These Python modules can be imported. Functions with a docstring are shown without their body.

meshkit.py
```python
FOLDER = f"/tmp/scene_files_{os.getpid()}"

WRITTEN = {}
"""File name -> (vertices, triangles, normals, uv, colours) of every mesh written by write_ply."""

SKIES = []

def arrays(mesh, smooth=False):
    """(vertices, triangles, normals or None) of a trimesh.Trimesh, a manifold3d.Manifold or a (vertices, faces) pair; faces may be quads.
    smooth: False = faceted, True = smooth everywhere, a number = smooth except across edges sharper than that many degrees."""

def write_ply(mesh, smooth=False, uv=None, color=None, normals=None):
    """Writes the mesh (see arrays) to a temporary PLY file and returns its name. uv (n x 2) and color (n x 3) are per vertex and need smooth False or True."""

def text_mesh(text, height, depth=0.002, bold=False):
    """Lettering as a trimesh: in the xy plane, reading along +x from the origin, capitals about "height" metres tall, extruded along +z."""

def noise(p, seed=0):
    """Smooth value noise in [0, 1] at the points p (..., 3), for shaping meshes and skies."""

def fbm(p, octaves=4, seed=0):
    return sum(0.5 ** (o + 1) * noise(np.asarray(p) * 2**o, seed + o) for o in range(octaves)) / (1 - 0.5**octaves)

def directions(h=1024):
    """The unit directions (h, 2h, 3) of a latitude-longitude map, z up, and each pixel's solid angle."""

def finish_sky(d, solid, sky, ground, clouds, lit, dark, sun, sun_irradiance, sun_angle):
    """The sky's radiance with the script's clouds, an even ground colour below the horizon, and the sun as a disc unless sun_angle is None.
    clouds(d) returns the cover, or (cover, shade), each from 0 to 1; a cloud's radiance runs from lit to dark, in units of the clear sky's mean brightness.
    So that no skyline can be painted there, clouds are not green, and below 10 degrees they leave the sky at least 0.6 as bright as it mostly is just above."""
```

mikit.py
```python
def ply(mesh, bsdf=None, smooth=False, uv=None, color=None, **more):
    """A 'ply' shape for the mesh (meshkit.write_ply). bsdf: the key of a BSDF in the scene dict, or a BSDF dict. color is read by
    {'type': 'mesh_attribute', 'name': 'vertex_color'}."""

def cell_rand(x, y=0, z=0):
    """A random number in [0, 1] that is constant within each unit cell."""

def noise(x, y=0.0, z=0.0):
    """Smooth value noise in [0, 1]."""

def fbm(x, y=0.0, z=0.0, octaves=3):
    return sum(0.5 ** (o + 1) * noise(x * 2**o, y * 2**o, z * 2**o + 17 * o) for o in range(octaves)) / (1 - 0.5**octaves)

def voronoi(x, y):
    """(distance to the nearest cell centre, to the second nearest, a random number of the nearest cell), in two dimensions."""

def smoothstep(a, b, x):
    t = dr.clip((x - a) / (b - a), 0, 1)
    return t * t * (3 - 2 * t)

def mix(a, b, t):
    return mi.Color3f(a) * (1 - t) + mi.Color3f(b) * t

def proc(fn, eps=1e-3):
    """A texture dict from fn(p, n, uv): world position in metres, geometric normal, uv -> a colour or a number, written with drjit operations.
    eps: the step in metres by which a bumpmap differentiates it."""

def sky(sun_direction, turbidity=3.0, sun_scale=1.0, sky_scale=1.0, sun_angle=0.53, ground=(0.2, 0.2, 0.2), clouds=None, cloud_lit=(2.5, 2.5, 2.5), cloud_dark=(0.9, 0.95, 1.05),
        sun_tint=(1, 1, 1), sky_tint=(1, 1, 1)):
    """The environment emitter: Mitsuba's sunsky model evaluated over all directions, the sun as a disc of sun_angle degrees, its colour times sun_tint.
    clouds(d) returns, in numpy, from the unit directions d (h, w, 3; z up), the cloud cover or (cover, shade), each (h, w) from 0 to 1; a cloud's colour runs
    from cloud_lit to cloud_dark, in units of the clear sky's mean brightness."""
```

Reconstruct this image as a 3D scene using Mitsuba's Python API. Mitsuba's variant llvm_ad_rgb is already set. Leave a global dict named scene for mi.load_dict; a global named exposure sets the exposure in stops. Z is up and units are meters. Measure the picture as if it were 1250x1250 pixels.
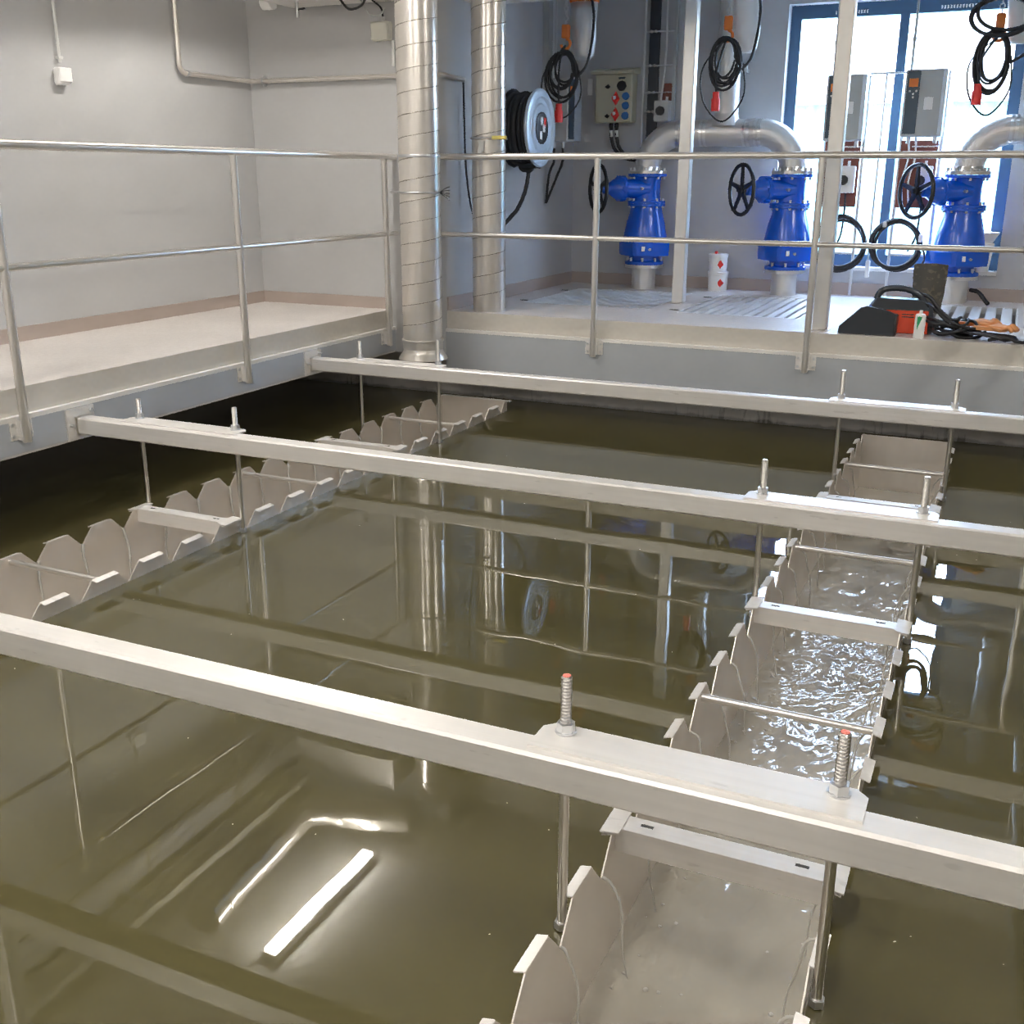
import math, random
import numpy as np, trimesh, mitsuba as mi, drjit as dr, mikit, meshkit
from mikit import noise, fbm, mix, smoothstep, proc
import shapely.geometry as sg
from scipy.spatial import ConvexHull

random.seed(7); rng = np.random.default_rng(7)
T = mi.ScalarTransform4f
scene, labels = {}, {}
V = lambda *a: np.array(a, float)

# ------------------------------------------------------------------ camera, sky, lamps, exposure
YAW, PITCH, ROLL, FPX = 0.4278, -0.3053, 0.0035, 1304.19
EYE = V(4.1718, -7.0611, 1.6585)
fw = V(-math.sin(YAW) * math.cos(PITCH), math.cos(YAW) * math.cos(PITCH), math.sin(PITCH))
_r = np.cross(fw, V(0, 0, 1)); _r /= np.linalg.norm(_r); _u = np.cross(_r, fw)
_up = math.cos(ROLL) * _u - math.sin(ROLL) * _r
scene['camera'] = {'type': 'perspective', 'fov': math.degrees(2 * math.atan(625 / FPX)), 'fov_axis': 'x', 'near_clip': 0.05, 'far_clip': 400.0,
                   'to_world': T().look_at(origin=EYE.tolist(), target=(EYE + fw).tolist(), up=_up.tolist())}
exposure = 2.38
SKY_SCALE, LAMP = 27.0, 22.0
def cloud_cover(d):
    n = meshkit.fbm(d * np.array([2.0, 2.0, 4.0]), 4, 3)
    return np.clip(0.55 + 1.2 * (n - 0.5), 0, 1), 0.15 * np.ones(d.shape[:2])
scene['sky'] = mikit.sky((0.35, -0.75, 0.75), turbidity=4.0, sun_scale=0.0, sky_scale=SKY_SCALE, ground=(0.35, 0.36, 0.36), clouds=cloud_cover,
                         cloud_lit=(1.5, 2.0, 2.75), cloud_dark=(1.1, 1.4, 1.85))

# ------------------------------------------------------------------ dimensions (metres, z = 0 is the tank water)
ZD, ZW, ZB = 0.7016, 0.568, 0.384           # deck top, painted band top, underside
XW, YA, XC, YB = -1.16, -0.09, 0.42, 2.49   # left wall, near rear wall, recess side wall, back wall
CEIL, XR, YF = 3.6, 8.2, -10.0
YT, XT = 0.375, -1.35                       # tank walls behind the deck edges
RF, BF = 6.7, -6.75                         # right and front deck edges

# ------------------------------------------------------------------ mesh helpers
def box(x0, x1, y0, y1, z0, z1):
    m = trimesh.creation.box((abs(x1 - x0), abs(y1 - y0), abs(z1 - z0)))
    m.apply_translation(((x0 + x1) / 2, (y0 + y1) / 2, (z0 + z1) / 2)); return m
def hull(pts): return trimesh.convex.convex_hull(np.asarray(pts, float))
def cbox(x0, x1, y0, y1, z0, z1, c=0.004):
    P = []
    for x in (x0, x1):
        for y in (y0, y1):
            for z in (z0, z1):
                sx, sy, sz = (c if x == x0 else -c), (c if y == y0 else -c), (c if z == z0 else -c)
                P += [(x, y + sy, z + sz), (x + sx, y, z + sz), (x + sx, y + sy, z)]
    return hull(P)
def rbox(x0, x1, y0, y1, z0, z1, r=0.02, n=2):
    s = trimesh.creation.icosphere(n, r).vertices
    return hull(np.vstack([s + V(x, y, z) for x in (x0 + r, x1 - r) for y in (y0 + r, y1 - r) for z in (z0 + r, z1 - r)]))
def frame(d):
    d = np.asarray(d, float); d = d / np.linalg.norm(d)
    a = np.cross(d, V(0, 0, 1) if abs(d[2]) < 0.9 else V(1, 0, 0)); a /= np.linalg.norm(a)
    return a, np.cross(d, a), d
def cyl(p0, p1, r, n=16, r1=None):
    p0, p1 = np.asarray(p0, float), np.asarray(p1, float); r1 = r if r1 is None else r1
    a, b, d = frame(p1 - p0); t = np.arange(n) * 2 * np.pi / n
    ring = np.cos(t)[:, None] * a + np.sin(t)[:, None] * b
    v = np.vstack([p0 + ring * r, p1 + ring * r1, [p0], [p1]]); i = np.arange(n); j = (i + 1) % n
    f = np.vstack([np.stack([i, j, j + n], 1), np.stack([i, j + n, i + n], 1), np.stack([j, i, i * 0 + 2 * n], 1), np.stack([i + n, j + n, i * 0 + 2 * n + 1], 1)])
    return trimesh.Trimesh(v, f, process=False)
def sweep(pts, r, n=10, closed=False):
    p = np.asarray(pts, float); m = len(p); r = np.broadcast_to(r, (m,))
    tg = (np.roll(p, -1, 0) - np.roll(p, 1, 0)) if closed else np.gradient(p, axis=0)
    tg /= np.linalg.norm(tg, axis=1, keepdims=True) + 1e-12
    a = frame(tg[0])[0]; A = []
    for k in range(m):
        a = a - tg[k] * (a @ tg[k]); a /= np.linalg.norm(a); A.append(a)
    A = np.array(A); B = np.cross(tg, A); t = np.arange(n) * 2 * np.pi / n
    v = (p[:, None] + r[:, None, None] * (np.cos(t)[None, :, None] * A[:, None] + np.sin(t)[None, :, None] * B[:, None])).reshape(-1, 3)
    f = []
    for k in range(m if closed else m - 1):
        q = (k + 1) % m
        for j in range(n):
            c = (j + 1) % n
            f += [(k * n + j, k * n + c, q * n + c), (k * n + j, q * n + c, q * n + j)]
    if not closed:
        v = np.vstack([v, p[:1], p[-1:]]); s, e = m * n, m * n + 1
        f += [((j + 1) % n, j, s) for j in range(n)] + [((m - 1) * n + j, (m - 1) * n + (j + 1) % n, e) for j in range(n)]
    return trimesh.Trimesh(v, f, process=False)
def lathe(profile, origin=(0, 0, 0), axis=(0, 0, 1), n=28, caps=True):
    a, b, d = frame(axis); o = np.asarray(origin, float); t = np.arange(n) * 2 * np.pi / n
    ring = np.cos(t)[:, None] * a + np.sin(t)[:, None] * b; pr = list(profile)
    if caps:
        pr = ([(0.0, pr[0][1])] if pr[0][0] > 0 else []) + pr + ([(0.0, pr[-1][1])] if pr[-1][0] > 0 else [])
    v = np.vstack([o + ring * max(r, 1e-5) + d * h for r, h in pr]); f = []
    for k in range(len(pr) - 1):
        for j in range(n):
            c = (j + 1) % n
            f += [(k * n + j, k * n + c, (k + 1) * n + c), (k * n + j, (k + 1) * n + c, (k + 1) * n + j)]
    return trimesh.Trimesh(v, f, process=False)
def poly(pts2, depth, holes=()):
    return trimesh.creation.extrude_polygon(sg.Polygon(pts2, holes), depth, engine='earcut')
def plane_yz(m):                              # xy -> yz, extruded along +x
    m = m.copy(); v = m.vertices[:, [2, 0, 1]].copy(); return trimesh.Trimesh(v, m.faces, process=False)
def plane_xz(m):                              # xy -> xz, extruded along -y
    m = m.copy(); v = m.vertices.copy(); return trimesh.Trimesh(np.stack([v[:, 0], -v[:, 2], v[:, 1]], 1), m.faces, process=False)
def join(*ms):
    L = []
    for m in ms: L += list(m) if isinstance(m, (list, tuple)) else [m]
    return trimesh.util.concatenate(L)
def bez(pts, n=24):
    """smooth curve through the points (Catmull-Rom)"""
    P = np.asarray(pts, float); P = np.vstack([2 * P[0] - P[1], P, 2 * P[-1] - P[-2]]); out = []
    seg = len(P) - 3; per = max(3, n // seg)
    for k in range(seg):
        a, b, c, d = P[k:k + 4]
        for t in np.linspace(0, 1, per, endpoint=False):
            out.append(0.5 * (2 * b + (c - a) * t + (2 * a - 5 * b + 4 * c - d) * t ** 2 + (3 * b - a - 3 * c + d) * t ** 3))
    out.append(P[-2]); return np.array(out)
def arc(c, u, w, r, a0, a1, n=14):
    t = np.linspace(a0, a1, n); c, u, w = (np.asarray(q, float) for q in (c, u, w))
    return c + r * (np.cos(t)[:, None] * u + np.sin(t)[:, None] * w)
def move(m, xyz=(0, 0, 0), rz=0.0):
    m = m.copy()
    if rz: m.apply_transform(trimesh.transformations.rotation_matrix(rz, (0, 0, 1)))
    m.apply_translation(xyz); return m

def uniq(key):
    if not any(k == key or k.startswith(key + '__') for k in scene) and key not in labels: return key
    i = 1
    while any(k == f'{key}_{i:03d}' or k.startswith(f'{key}_{i:03d}__') for k in scene) or f'{key}_{i:03d}' in labels: i += 1
    return f'{key}_{i:03d}'
def thing(name, label, cat, group=None, kind=None):
    key = uniq(name); labels[key] = {'label': label}
    if cat: labels[key]['category'] = cat
    if group: labels[key]['group'] = group
    if kind: labels[key]['kind'] = kind
    return key
def part(parent, name, mesh, mat, smooth=30, label=None, kind=None, **kw):
    key = uniq(parent + '__' + name); scene[key] = mikit.ply(mesh, 'mat_' + mat, smooth=smooth, **kw)
    if label or kind: labels[key] = {**({'label': label} if label else {}), **({'kind': kind} if kind else {})}
    return key
def single(name, mesh, mat, label, cat, smooth=30, group=None, kind=None, **kw):
    key = thing(name, label, cat, group, kind); scene[key] = mikit.ply(mesh, 'mat_' + mat, smooth=smooth, **kw); return key
def struct(name, mesh, mat, label, smooth=False, cat=None): return single(name, mesh, mat, label, cat, smooth, kind='structure')

# ------------------------------------------------------------------ materials
def rgb(*c): return {'type': 'rgb', 'value': list(c)}
def mat(name, d): scene['mat_' + name] = d if d['type'] in ('twosided', 'dielectric', 'thindielectric') else {'type': 'twosided', 'bsdf': d}
def flat(name, c, rough=0.5, spec=0.5, metal=0.0, coat=0.0):
    mat(name, {'type': 'principled', 'base_color': rgb(*c), 'roughness': rough, 'specular': spec, 'metallic': metal, **({'clearcoat': coat, 'clearcoat_gloss': 0.9} if coat else {})})

def steel_tone(a, b, sx, sy, sz):
    def fn(p, n, uv):
        g = fbm(p.x * sx, p.y * sy, p.z * sz, 3)
        h = fbm(p.x * 2.3 + 5, p.y * 2.3, p.z * 2.3, 3)
        return mix(a, b, dr.clip(0.55 * g + 0.45 * h, 0, 1))
    return proc(fn)
def beam_tone(p, n, uv):
    g = fbm(p.x * 4, p.y * 90, p.z * 90, 3); h = fbm(p.x * 2.3 + 5, p.y * 2.3, p.z * 2.3, 3)
    m = smoothstep(0.70, 0.80, fbm(p.x * 14, p.y * 40, p.z * 44 + 3, 3)) * 0.22
    return mix(mix((0.70, 0.68, 0.655), (0.84, 0.82, 0.795), dr.clip(0.5 * g + 0.5 * h, 0, 1)), (0.34, 0.33, 0.31), m)
mat('steel_beam', {'type': 'principled', 'base_color': proc(beam_tone), 'metallic': 0.42, 'roughness': 0.40, 'specular': 0.5})
mat('steel_sheet', {'type': 'principled', 'base_color': steel_tone((0.62, 0.575, 0.525), (0.76, 0.715, 0.66), 22, 9, 5), 'metallic': 0.6, 'roughness': 0.38, 'specular': 0.5})
mat('steel_tube', {'type': 'principled', 'base_color': steel_tone((0.70, 0.675, 0.635), (0.82, 0.795, 0.76), 6, 6, 6), 'metallic': 0.8, 'roughness': 0.26, 'specular': 0.5})
mat('steel_duct', {'type': 'principled', 'base_color': steel_tone((0.66, 0.625, 0.575), (0.78, 0.745, 0.70), 5, 5, 5), 'metallic': 0.72, 'roughness': 0.24, 'specular': 0.5})
mat('steel_pipe', {'type': 'principled', 'base_color': steel_tone((0.62, 0.605, 0.58), (0.74, 0.72, 0.695), 14, 14, 14), 'metallic': 0.6, 'roughness': 0.40, 'specular': 0.5})
flat('steel_bright', (0.80, 0.79, 0.77), 0.18, metal=1.0)
flat('zinc', (0.66, 0.67, 0.68), 0.35, metal=1.0)
flat('rod_steel', (0.70, 0.68, 0.65), 0.22, metal=1.0)

def wall_tone(c, amt=0.05):
    def fn(p, n, uv):
        g = fbm(p.x * 1.7, p.y * 1.7, p.z * 1.7, 3); h = noise(p.x * 60, p.y * 60, p.z * 60)
        return mi.Color3f(*c) * (1 + amt * (g - 0.5) * 2 + 0.02 * (h - 0.5))
    return proc(fn)
mat('wall_paint', {'type': 'principled', 'base_color': wall_tone((0.46, 0.46, 0.465)), 'roughness': 0.55, 'specular': 0.35})
mat('band_paint', {'type': 'principled', 'base_color': wall_tone((0.40, 0.425, 0.46), 0.06), 'roughness': 0.42, 'specular': 0.5})
mat('ceiling_paint', {'type': 'diffuse', 'reflectance': rgb(0.72, 0.71, 0.69)})
def conc(p, n, uv):
    g = fbm(p.x * 3, p.y * 3, p.z * 5, 4); h = noise(p.x * 45, p.y * 45, p.z * 45)
    return mix((0.53, 0.50, 0.45), (0.66, 0.63, 0.58), dr.clip(0.75 * g + 0.25 * h, 0, 1))
mat('concrete', {'type': 'diffuse', 'reflectance': proc(conc)})
def deckf(p, n, uv):
    g = fbm(p.x * 2.2, p.y * 2.2, p.z, 4); h = noise(p.x * 80, p.y * 80, p.z * 80)
    return mix((0.44, 0.41, 0.39), (0.56, 0.53, 0.51), dr.clip(0.7 * g + 0.3 * h, 0, 1))
mat('deck_coat', {'type': 'principled', 'base_color': proc(deckf), 'roughness': 0.45, 'specular': 0.5})
mat('base_coat', {'type': 'principled', 'base_color': wall_tone((0.40, 0.335, 0.30), 0.08), 'roughness': 0.5, 'specular': 0.4})
def wetconc(p, n, uv):
    g = fbm(p.x * 9, p.y * 9, p.z * 3, 4); s = 0.7 * smoothstep(0.56, 0.70, fbm(p.x * 55, 3, p.z * 6, 3)) * smoothstep(0.35, 0.65, fbm(p.x * 3, 1, 1, 2))
    t = smoothstep(0.02, 0.0, p.z - 0.018 * noise(p.x * 20, 1, 2)) 
    return mix(mix((0.44, 0.42, 0.39), (0.60, 0.575, 0.54), g), (0.13, 0.125, 0.11), dr.clip(0.55 * s + 0.6 * t, 0, 1))
mat('wet_concrete', {'type': 'diffuse', 'reflectance': proc(wetconc)})
flat('lip_white', (0.74, 0.73, 0.71), 0.4)
# water: murky, so the body scatters olive light and the surface mirrors
def ripple(p, n, uv):
    e = smoothstep(1.5, 4.2, p.x)
    return (0.10 + 0.5 * e) * (fbm(p.x * 2.6, p.y * 2.6, 0.3, 2) * 0.0042 + fbm(p.x * 9, p.y * 9, 1.7, 2) * 0.0005)
mat('tank_water', {'type': 'bumpmap', 'arbitrary': proc(ripple, 4e-3), 'scale': 1.0,
    'bsdf': {'type': 'plastic', 'diffuse_reflectance': rgb(0.076, 0.067, 0.028), 'int_ior': 1.72, 'nonlinear': False}})
scene['mat_clear_water'] = {'type': 'blendbsdf', 'weight': 0.42, 'sheet': {'type': 'thindielectric', 'int_ior': 1.38},
    'haze': {'type': 'twosided', 'bsdf': {'type': 'plastic', 'diffuse_reflectance': rgb(0.52, 0.50, 0.43), 'int_ior': 1.38}}}
scene['mat_stream'] = {'type': 'blendbsdf', 'weight': 0.5, 'clear': {'type': 'dielectric', 'int_ior': 1.333, 'ext_ior': 1.0},
    'white': {'type': 'plastic', 'diffuse_reflectance': rgb(0.80, 0.79, 0.75), 'int_ior': 1.4}}  # white share paints in the bright lamp glints on the trickles; also whitens foam
mat('glass', {'type': 'thindielectric', 'int_ior': 1.5})
def trough(p, n, uv):
    g = fbm(p.x * 6, p.y * 3, p.z * 3, 4); s = smoothstep(0.56, 0.72, fbm(p.x * 3.1, p.y * 7.5, 4.0, 4))
    return mix(mix((0.42, 0.385, 0.33), (0.58, 0.54, 0.48), g), (0.20, 0.165, 0.125), 0.75 * s * smoothstep(-2.9, -1.9, p.y))
mat('trough_steel', {'type': 'principled', 'base_color': proc(trough), 'metallic': 0.35, 'roughness': 0.5, 'specular': 0.5})
flat('valve_blue', (0.003, 0.085, 0.52), 0.22, 0.6, coat=0.6)
flat('black_iron', (0.012, 0.014, 0.017), 0.3, 0.5)
flat('rubber', (0.016, 0.017, 0.019), 0.45, 0.5)
flat('orange', (0.75, 0.20, 0.03), 0.45)
flat('red', (0.70, 0.035, 0.03), 0.4)
flat('tip_red', (0.72, 0.20, 0.16), 0.6)
flat('blue_plastic', (0.03, 0.13, 0.36), 0.4)
flat('box_beige', (0.46, 0.44, 0.33), 0.45)
flat('box_grey', (0.50, 0.50, 0.49), 0.45)
flat('box_pale', (0.62, 0.61, 0.54), 0.45)
flat('white_plastic', (0.84, 0.84, 0.83), 0.4)
flat('drive_grey', (0.42, 0.44, 0.43), 0.45)
flat('drive_dark', (0.035, 0.06, 0.085), 0.35)
flat('frame_blue', (0.05, 0.105, 0.18), 0.4)
flat('reel_blue', (0.52, 0.60, 0.68), 0.38, metal=0.35)
flat('canvas', (0.66, 0.67, 0.67), 0.33, metal=0.5)
flat('canvas_white', (0.84, 0.84, 0.82), 0.55)
flat('backboard', (0.20, 0.065, 0.045), 0.6)
flat('skin_grey', (0.085, 0.085, 0.08), 0.6)
flat('machine_red', (0.80, 0.09, 0.035), 0.4)
flat('dark_plastic', (0.03, 0.035, 0.042), 0.25)
flat('leather', (0.62, 0.28, 0.11), 0.7)
flat('paper', (0.80, 0.77, 0.72), 0.8)
flat('green', (0.02, 0.32, 0.13), 0.4)
flat('yellow', (0.78, 0.66, 0.20), 0.6)
flat('tag_white', (0.62, 0.62, 0.60), 0.5)
flat('facade', (0.14, 0.29, 0.30), 0.6)
flat('yard', (0.55, 0.56, 0.55), 0.8)
flat('grate_steel', (0.74, 0.74, 0.73), 0.38, metal=0.5)
flat('pit_dark', (0.05, 0.05, 0.05), 0.8)
flat('tile_skirt', (0.62, 0.62, 0.60), 0.5)
flat('seam_grey', (0.36, 0.33, 0.29), 0.4, metal=0.7)
flat('conduit', (0.62, 0.62, 0.61), 0.4)
flat('flake', (0.72, 0.68, 0.56), 0.6)
def streak(p, n, uv):
    return mix((0.055, 0.05, 0.036), (0.12, 0.10, 0.065), smoothstep(0.52, 0.75, fbm(p.x * 40, p.y * 40, p.z * 40, 4)))
mat('hood_plate', {'type': 'principled', 'base_color': proc(streak), 'roughness': 0.4, 'specular': 0.5})

# ------------------------------------------------------------------ room shell
struct('wall_left', box(XW - 0.25, XW, YF, YA, ZB, CEIL), 'wall_paint', 'grey painted wall along the left walkway')
struct('wall_rear', box(XW - 0.25, XC, YA, YB + 0.3, ZB, CEIL), 'wall_paint', 'grey painted wall block at the end of the left walkway')
WX0, WX1, WZ0, WZ1 = 2.27, 4.07, 0.93, 2.985    # window opening
struct('wall_back', join(box(XC, WX0, YB, YB + 0.3, ZB, CEIL), box(WX1, XR, YB, YB + 0.3, ZB, CEIL), box(WX0, WX1, YB, YB + 0.3, ZB, WZ0), box(WX0, WX1, YB, YB + 0.3, WZ1, CEIL)),
       'wall_paint', 'grey painted back wall with the window behind the pumps')
struct('wall_right', box(XR, XR + 0.25, YF, YB + 0.3, -0.6, CEIL), 'wall_paint', 'grey painted wall on the right side of the hall')
struct('wall_front', box(XW - 0.25, XR + 0.25, YF - 0.25, YF, -0.6, CEIL), 'wall_paint', 'grey painted wall behind the camera')
struct('ceiling', box(XW - 0.25, XR + 0.25, YF - 0.25, YB + 0.3, CEIL, CEIL + 0.2), 'ceiling_paint', 'pale ceiling slab over the hall')
struct('unseen_ceiling_beam', box(XC, XR, 0.32, 0.55, 2.83, CEIL), 'ceiling_paint', 'unseen deep ceiling beam over the back deck, shading the upper back wall')  # beam out of view, placed to shade the upper back wall
# tank walls
struct('wall_tank_back', box(XT - 0.2, XR, YT, YT + 0.2, -0.6, ZB), 'wet_concrete', 'bare stained concrete tank wall below the back deck')
struct('wall_tank_left', box(XT - 0.2, XT, YF, YT, -0.6, ZB), 'wet_concrete', 'bare concrete tank wall under the left walkway')
struct('floor_tank', box(XT, XR, YF, YT, -0.7, -0.6), 'wet_concrete', 'concrete bottom of the tank under the murky water')
struct('floor_fill', box(XC, XR, YT + 0.2, YB + 0.3, -0.7, ZB - 0.02), 'concrete', 'unseen concrete fill under the back deck, closing the grating pits to light from below')  # unseen block that keeps light from below out of the grating pits
# decks, the back one with grating recesses
G = [(0.70, 1.73, 0.76, 2.0), (1.97, 2.86, 0.66, 2.0), (3.36, 4.26, 0.95, 2.04)]
slab = trimesh.creation.extrude_polygon(sg.Polygon([(XC, 0), (XR, 0), (XR, YB), (XC, YB)], [[(a, c), (b, c), (b, d), (a, d)] for a, b, c, d in G]), ZD - ZB, engine='earcut')
struct('floor', move(slab, (0, 0, ZB)), 'deck_coat', 'pale coated back deck carrying the pumps and gratings')
struct('floor_walkway', box(XW, 0, YF, YA, ZB, ZD), 'deck_coat', 'pale coated walkway along the left wall')
struct('floor_right', box(RF, XR, YF, 0, ZB, ZD), 'deck_coat', 'pale coated walkway on the right side of the tank')
struct('floor_front', box(0, RF, YF, BF, ZB, ZD), 'deck_coat', 'pale coated deck under the photographer')
# fascia: bare concrete edge above, painted band standing proud below it, white lip between
def fascia(side):
    if side == 'left':
        e = box(0, 0.004, YF, YA, ZW, ZD - 0.001); b = box(0, 0.028, YF, YA, ZB + 0.012, ZW - 0.016); l = box(0, 0.031, YF, YA, ZW - 0.016, ZW + 0.006); u = box(0, 0.02, YF, YA, ZB, ZB + 0.012)
    else:
        e = box(XC, XR, -0.004, 0, ZW, ZD - 0.001); b = box(XC, XR, -0.028, 0, 0.215, ZW - 0.016); l = box(XC, XR, -0.031, 0, ZW - 0.016, ZW + 0.006); u = box(XC, XR, -0.02, 0, 0.203, 0.215)
    return e, b, l, u
for i, s in enumerate(('left', 'back')):
    e, b, l, u = fascia(s); w = 'left walkway' if s == 'left' else 'back deck'
    struct(f'trim_{4*i+1}', e, 'concrete', f'bare concrete edge of the {w}')
    struct(f'trim_{4*i+2}', b, 'band_paint', f'blue grey painted band under the concrete edge of the {w}')
    struct(f'trim_{4*i+3}', l, 'lip_white', f'thin white lip between concrete edge and painted band of the {w}')
    struct(f'trim_{4*i+4}', u, 'concrete', f'bare lower edge of the painted band of the {w}')
struct('baseboard_left', box(XW, XW + 0.012, YF, YA, ZD, ZD + 0.085), 'base_coat', 'brownish skirting along the left wall')
struct('baseboard_rear', box(XW + 0.012, 0.0, YA - 0.012, YA, ZD, ZD + 0.085), 'base_coat', 'brownish skirting at the end of the left walkway')
struct('baseboard_recess', box(XC, XC + 0.012, 0.0, YB, ZD, ZD + 0.10), 'base_coat', 'pinkish skirting of the recess side wall')
struct('baseboard_back', box(XC + 0.012, XR, YB - 0.012, YB, ZD, ZD + 0.10), 'base_coat', 'pinkish skirting along the back wall')

# ------------------------------------------------------------------ window and yard outside
w = thing('window_1', 'tall dark blue framed window behind the pumps with bright daylight', None, kind='structure')
YG = YB + 0.12
part(w, 'frame', join(box(WX0, WX0 + 0.085, YG, YG + 0.07, WZ0, WZ1), box(WX1 - 0.085, WX1, YG, YG + 0.07, WZ0, WZ1),
     box(WX0 + .085, WX1 - .085, YG, YG + 0.07, WZ0, WZ0 + 0.10), box(WX0 + .085, WX1 - .085, YG, YG + 0.07, WZ1 - 0.10, WZ1)), 'frame_blue', False)
for x in (3.16,):
    part(w, 'mullion', box(x - 0.035, x + 0.035, YG - 0.005, YG + 0.075, WZ0 + .1, WZ1 - .1), 'frame_blue', False)
for a, b in ((WX0 + .085, 3.125), (3.195, WX1 - .085)):
    part(w, 'pane', box(a, b, YG + 0.033, YG + 0.035, WZ0 + .1, WZ1 - .1), 'glass', False)
part(w, 'sill', box(WX0, WX1, YB - 0.03, YG, WZ0 - 0.025, WZ0 + 0.004), 'lip_white', False)
part(w, 'vent_strip', join([box(2.62 + k * 0.022, 2.632 + k * 0.022, YG - 0.006, YG, 2.905, 2.93) for k in range(12)] + [box(3.42 + k * 0.022, 3.432 + k * 0.022, YG - 0.006, YG, 2.905, 2.93) for k in range(14)]), 'white_plastic', False)
fc = thing('facade', 'pale teal corrugated building seen through the window', 'building')
rib = []
for k in range(70):
    x = -8 + k * 0.3; rib += [(x, 0), (x + .04, -.05), (x + .11, -.05), (x + .15, 0)]
rib += [(13, 0), (13, .1), (-8, .1)]
part(fc, 'cladding', move(poly(rib, 2.9), (0, 9.0, -0.3)), 'facade', False)
part(fc, 'eave', box(-8, 13, 8.75, 9.2, 2.62, 2.82), 'white_plastic', False)
single('yard', box(-30, 30, YB + 0.35, 60, -0.5, -0.3), 'yard', 'pale paved yard outside the window', 'yard', False, kind='structure')

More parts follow.
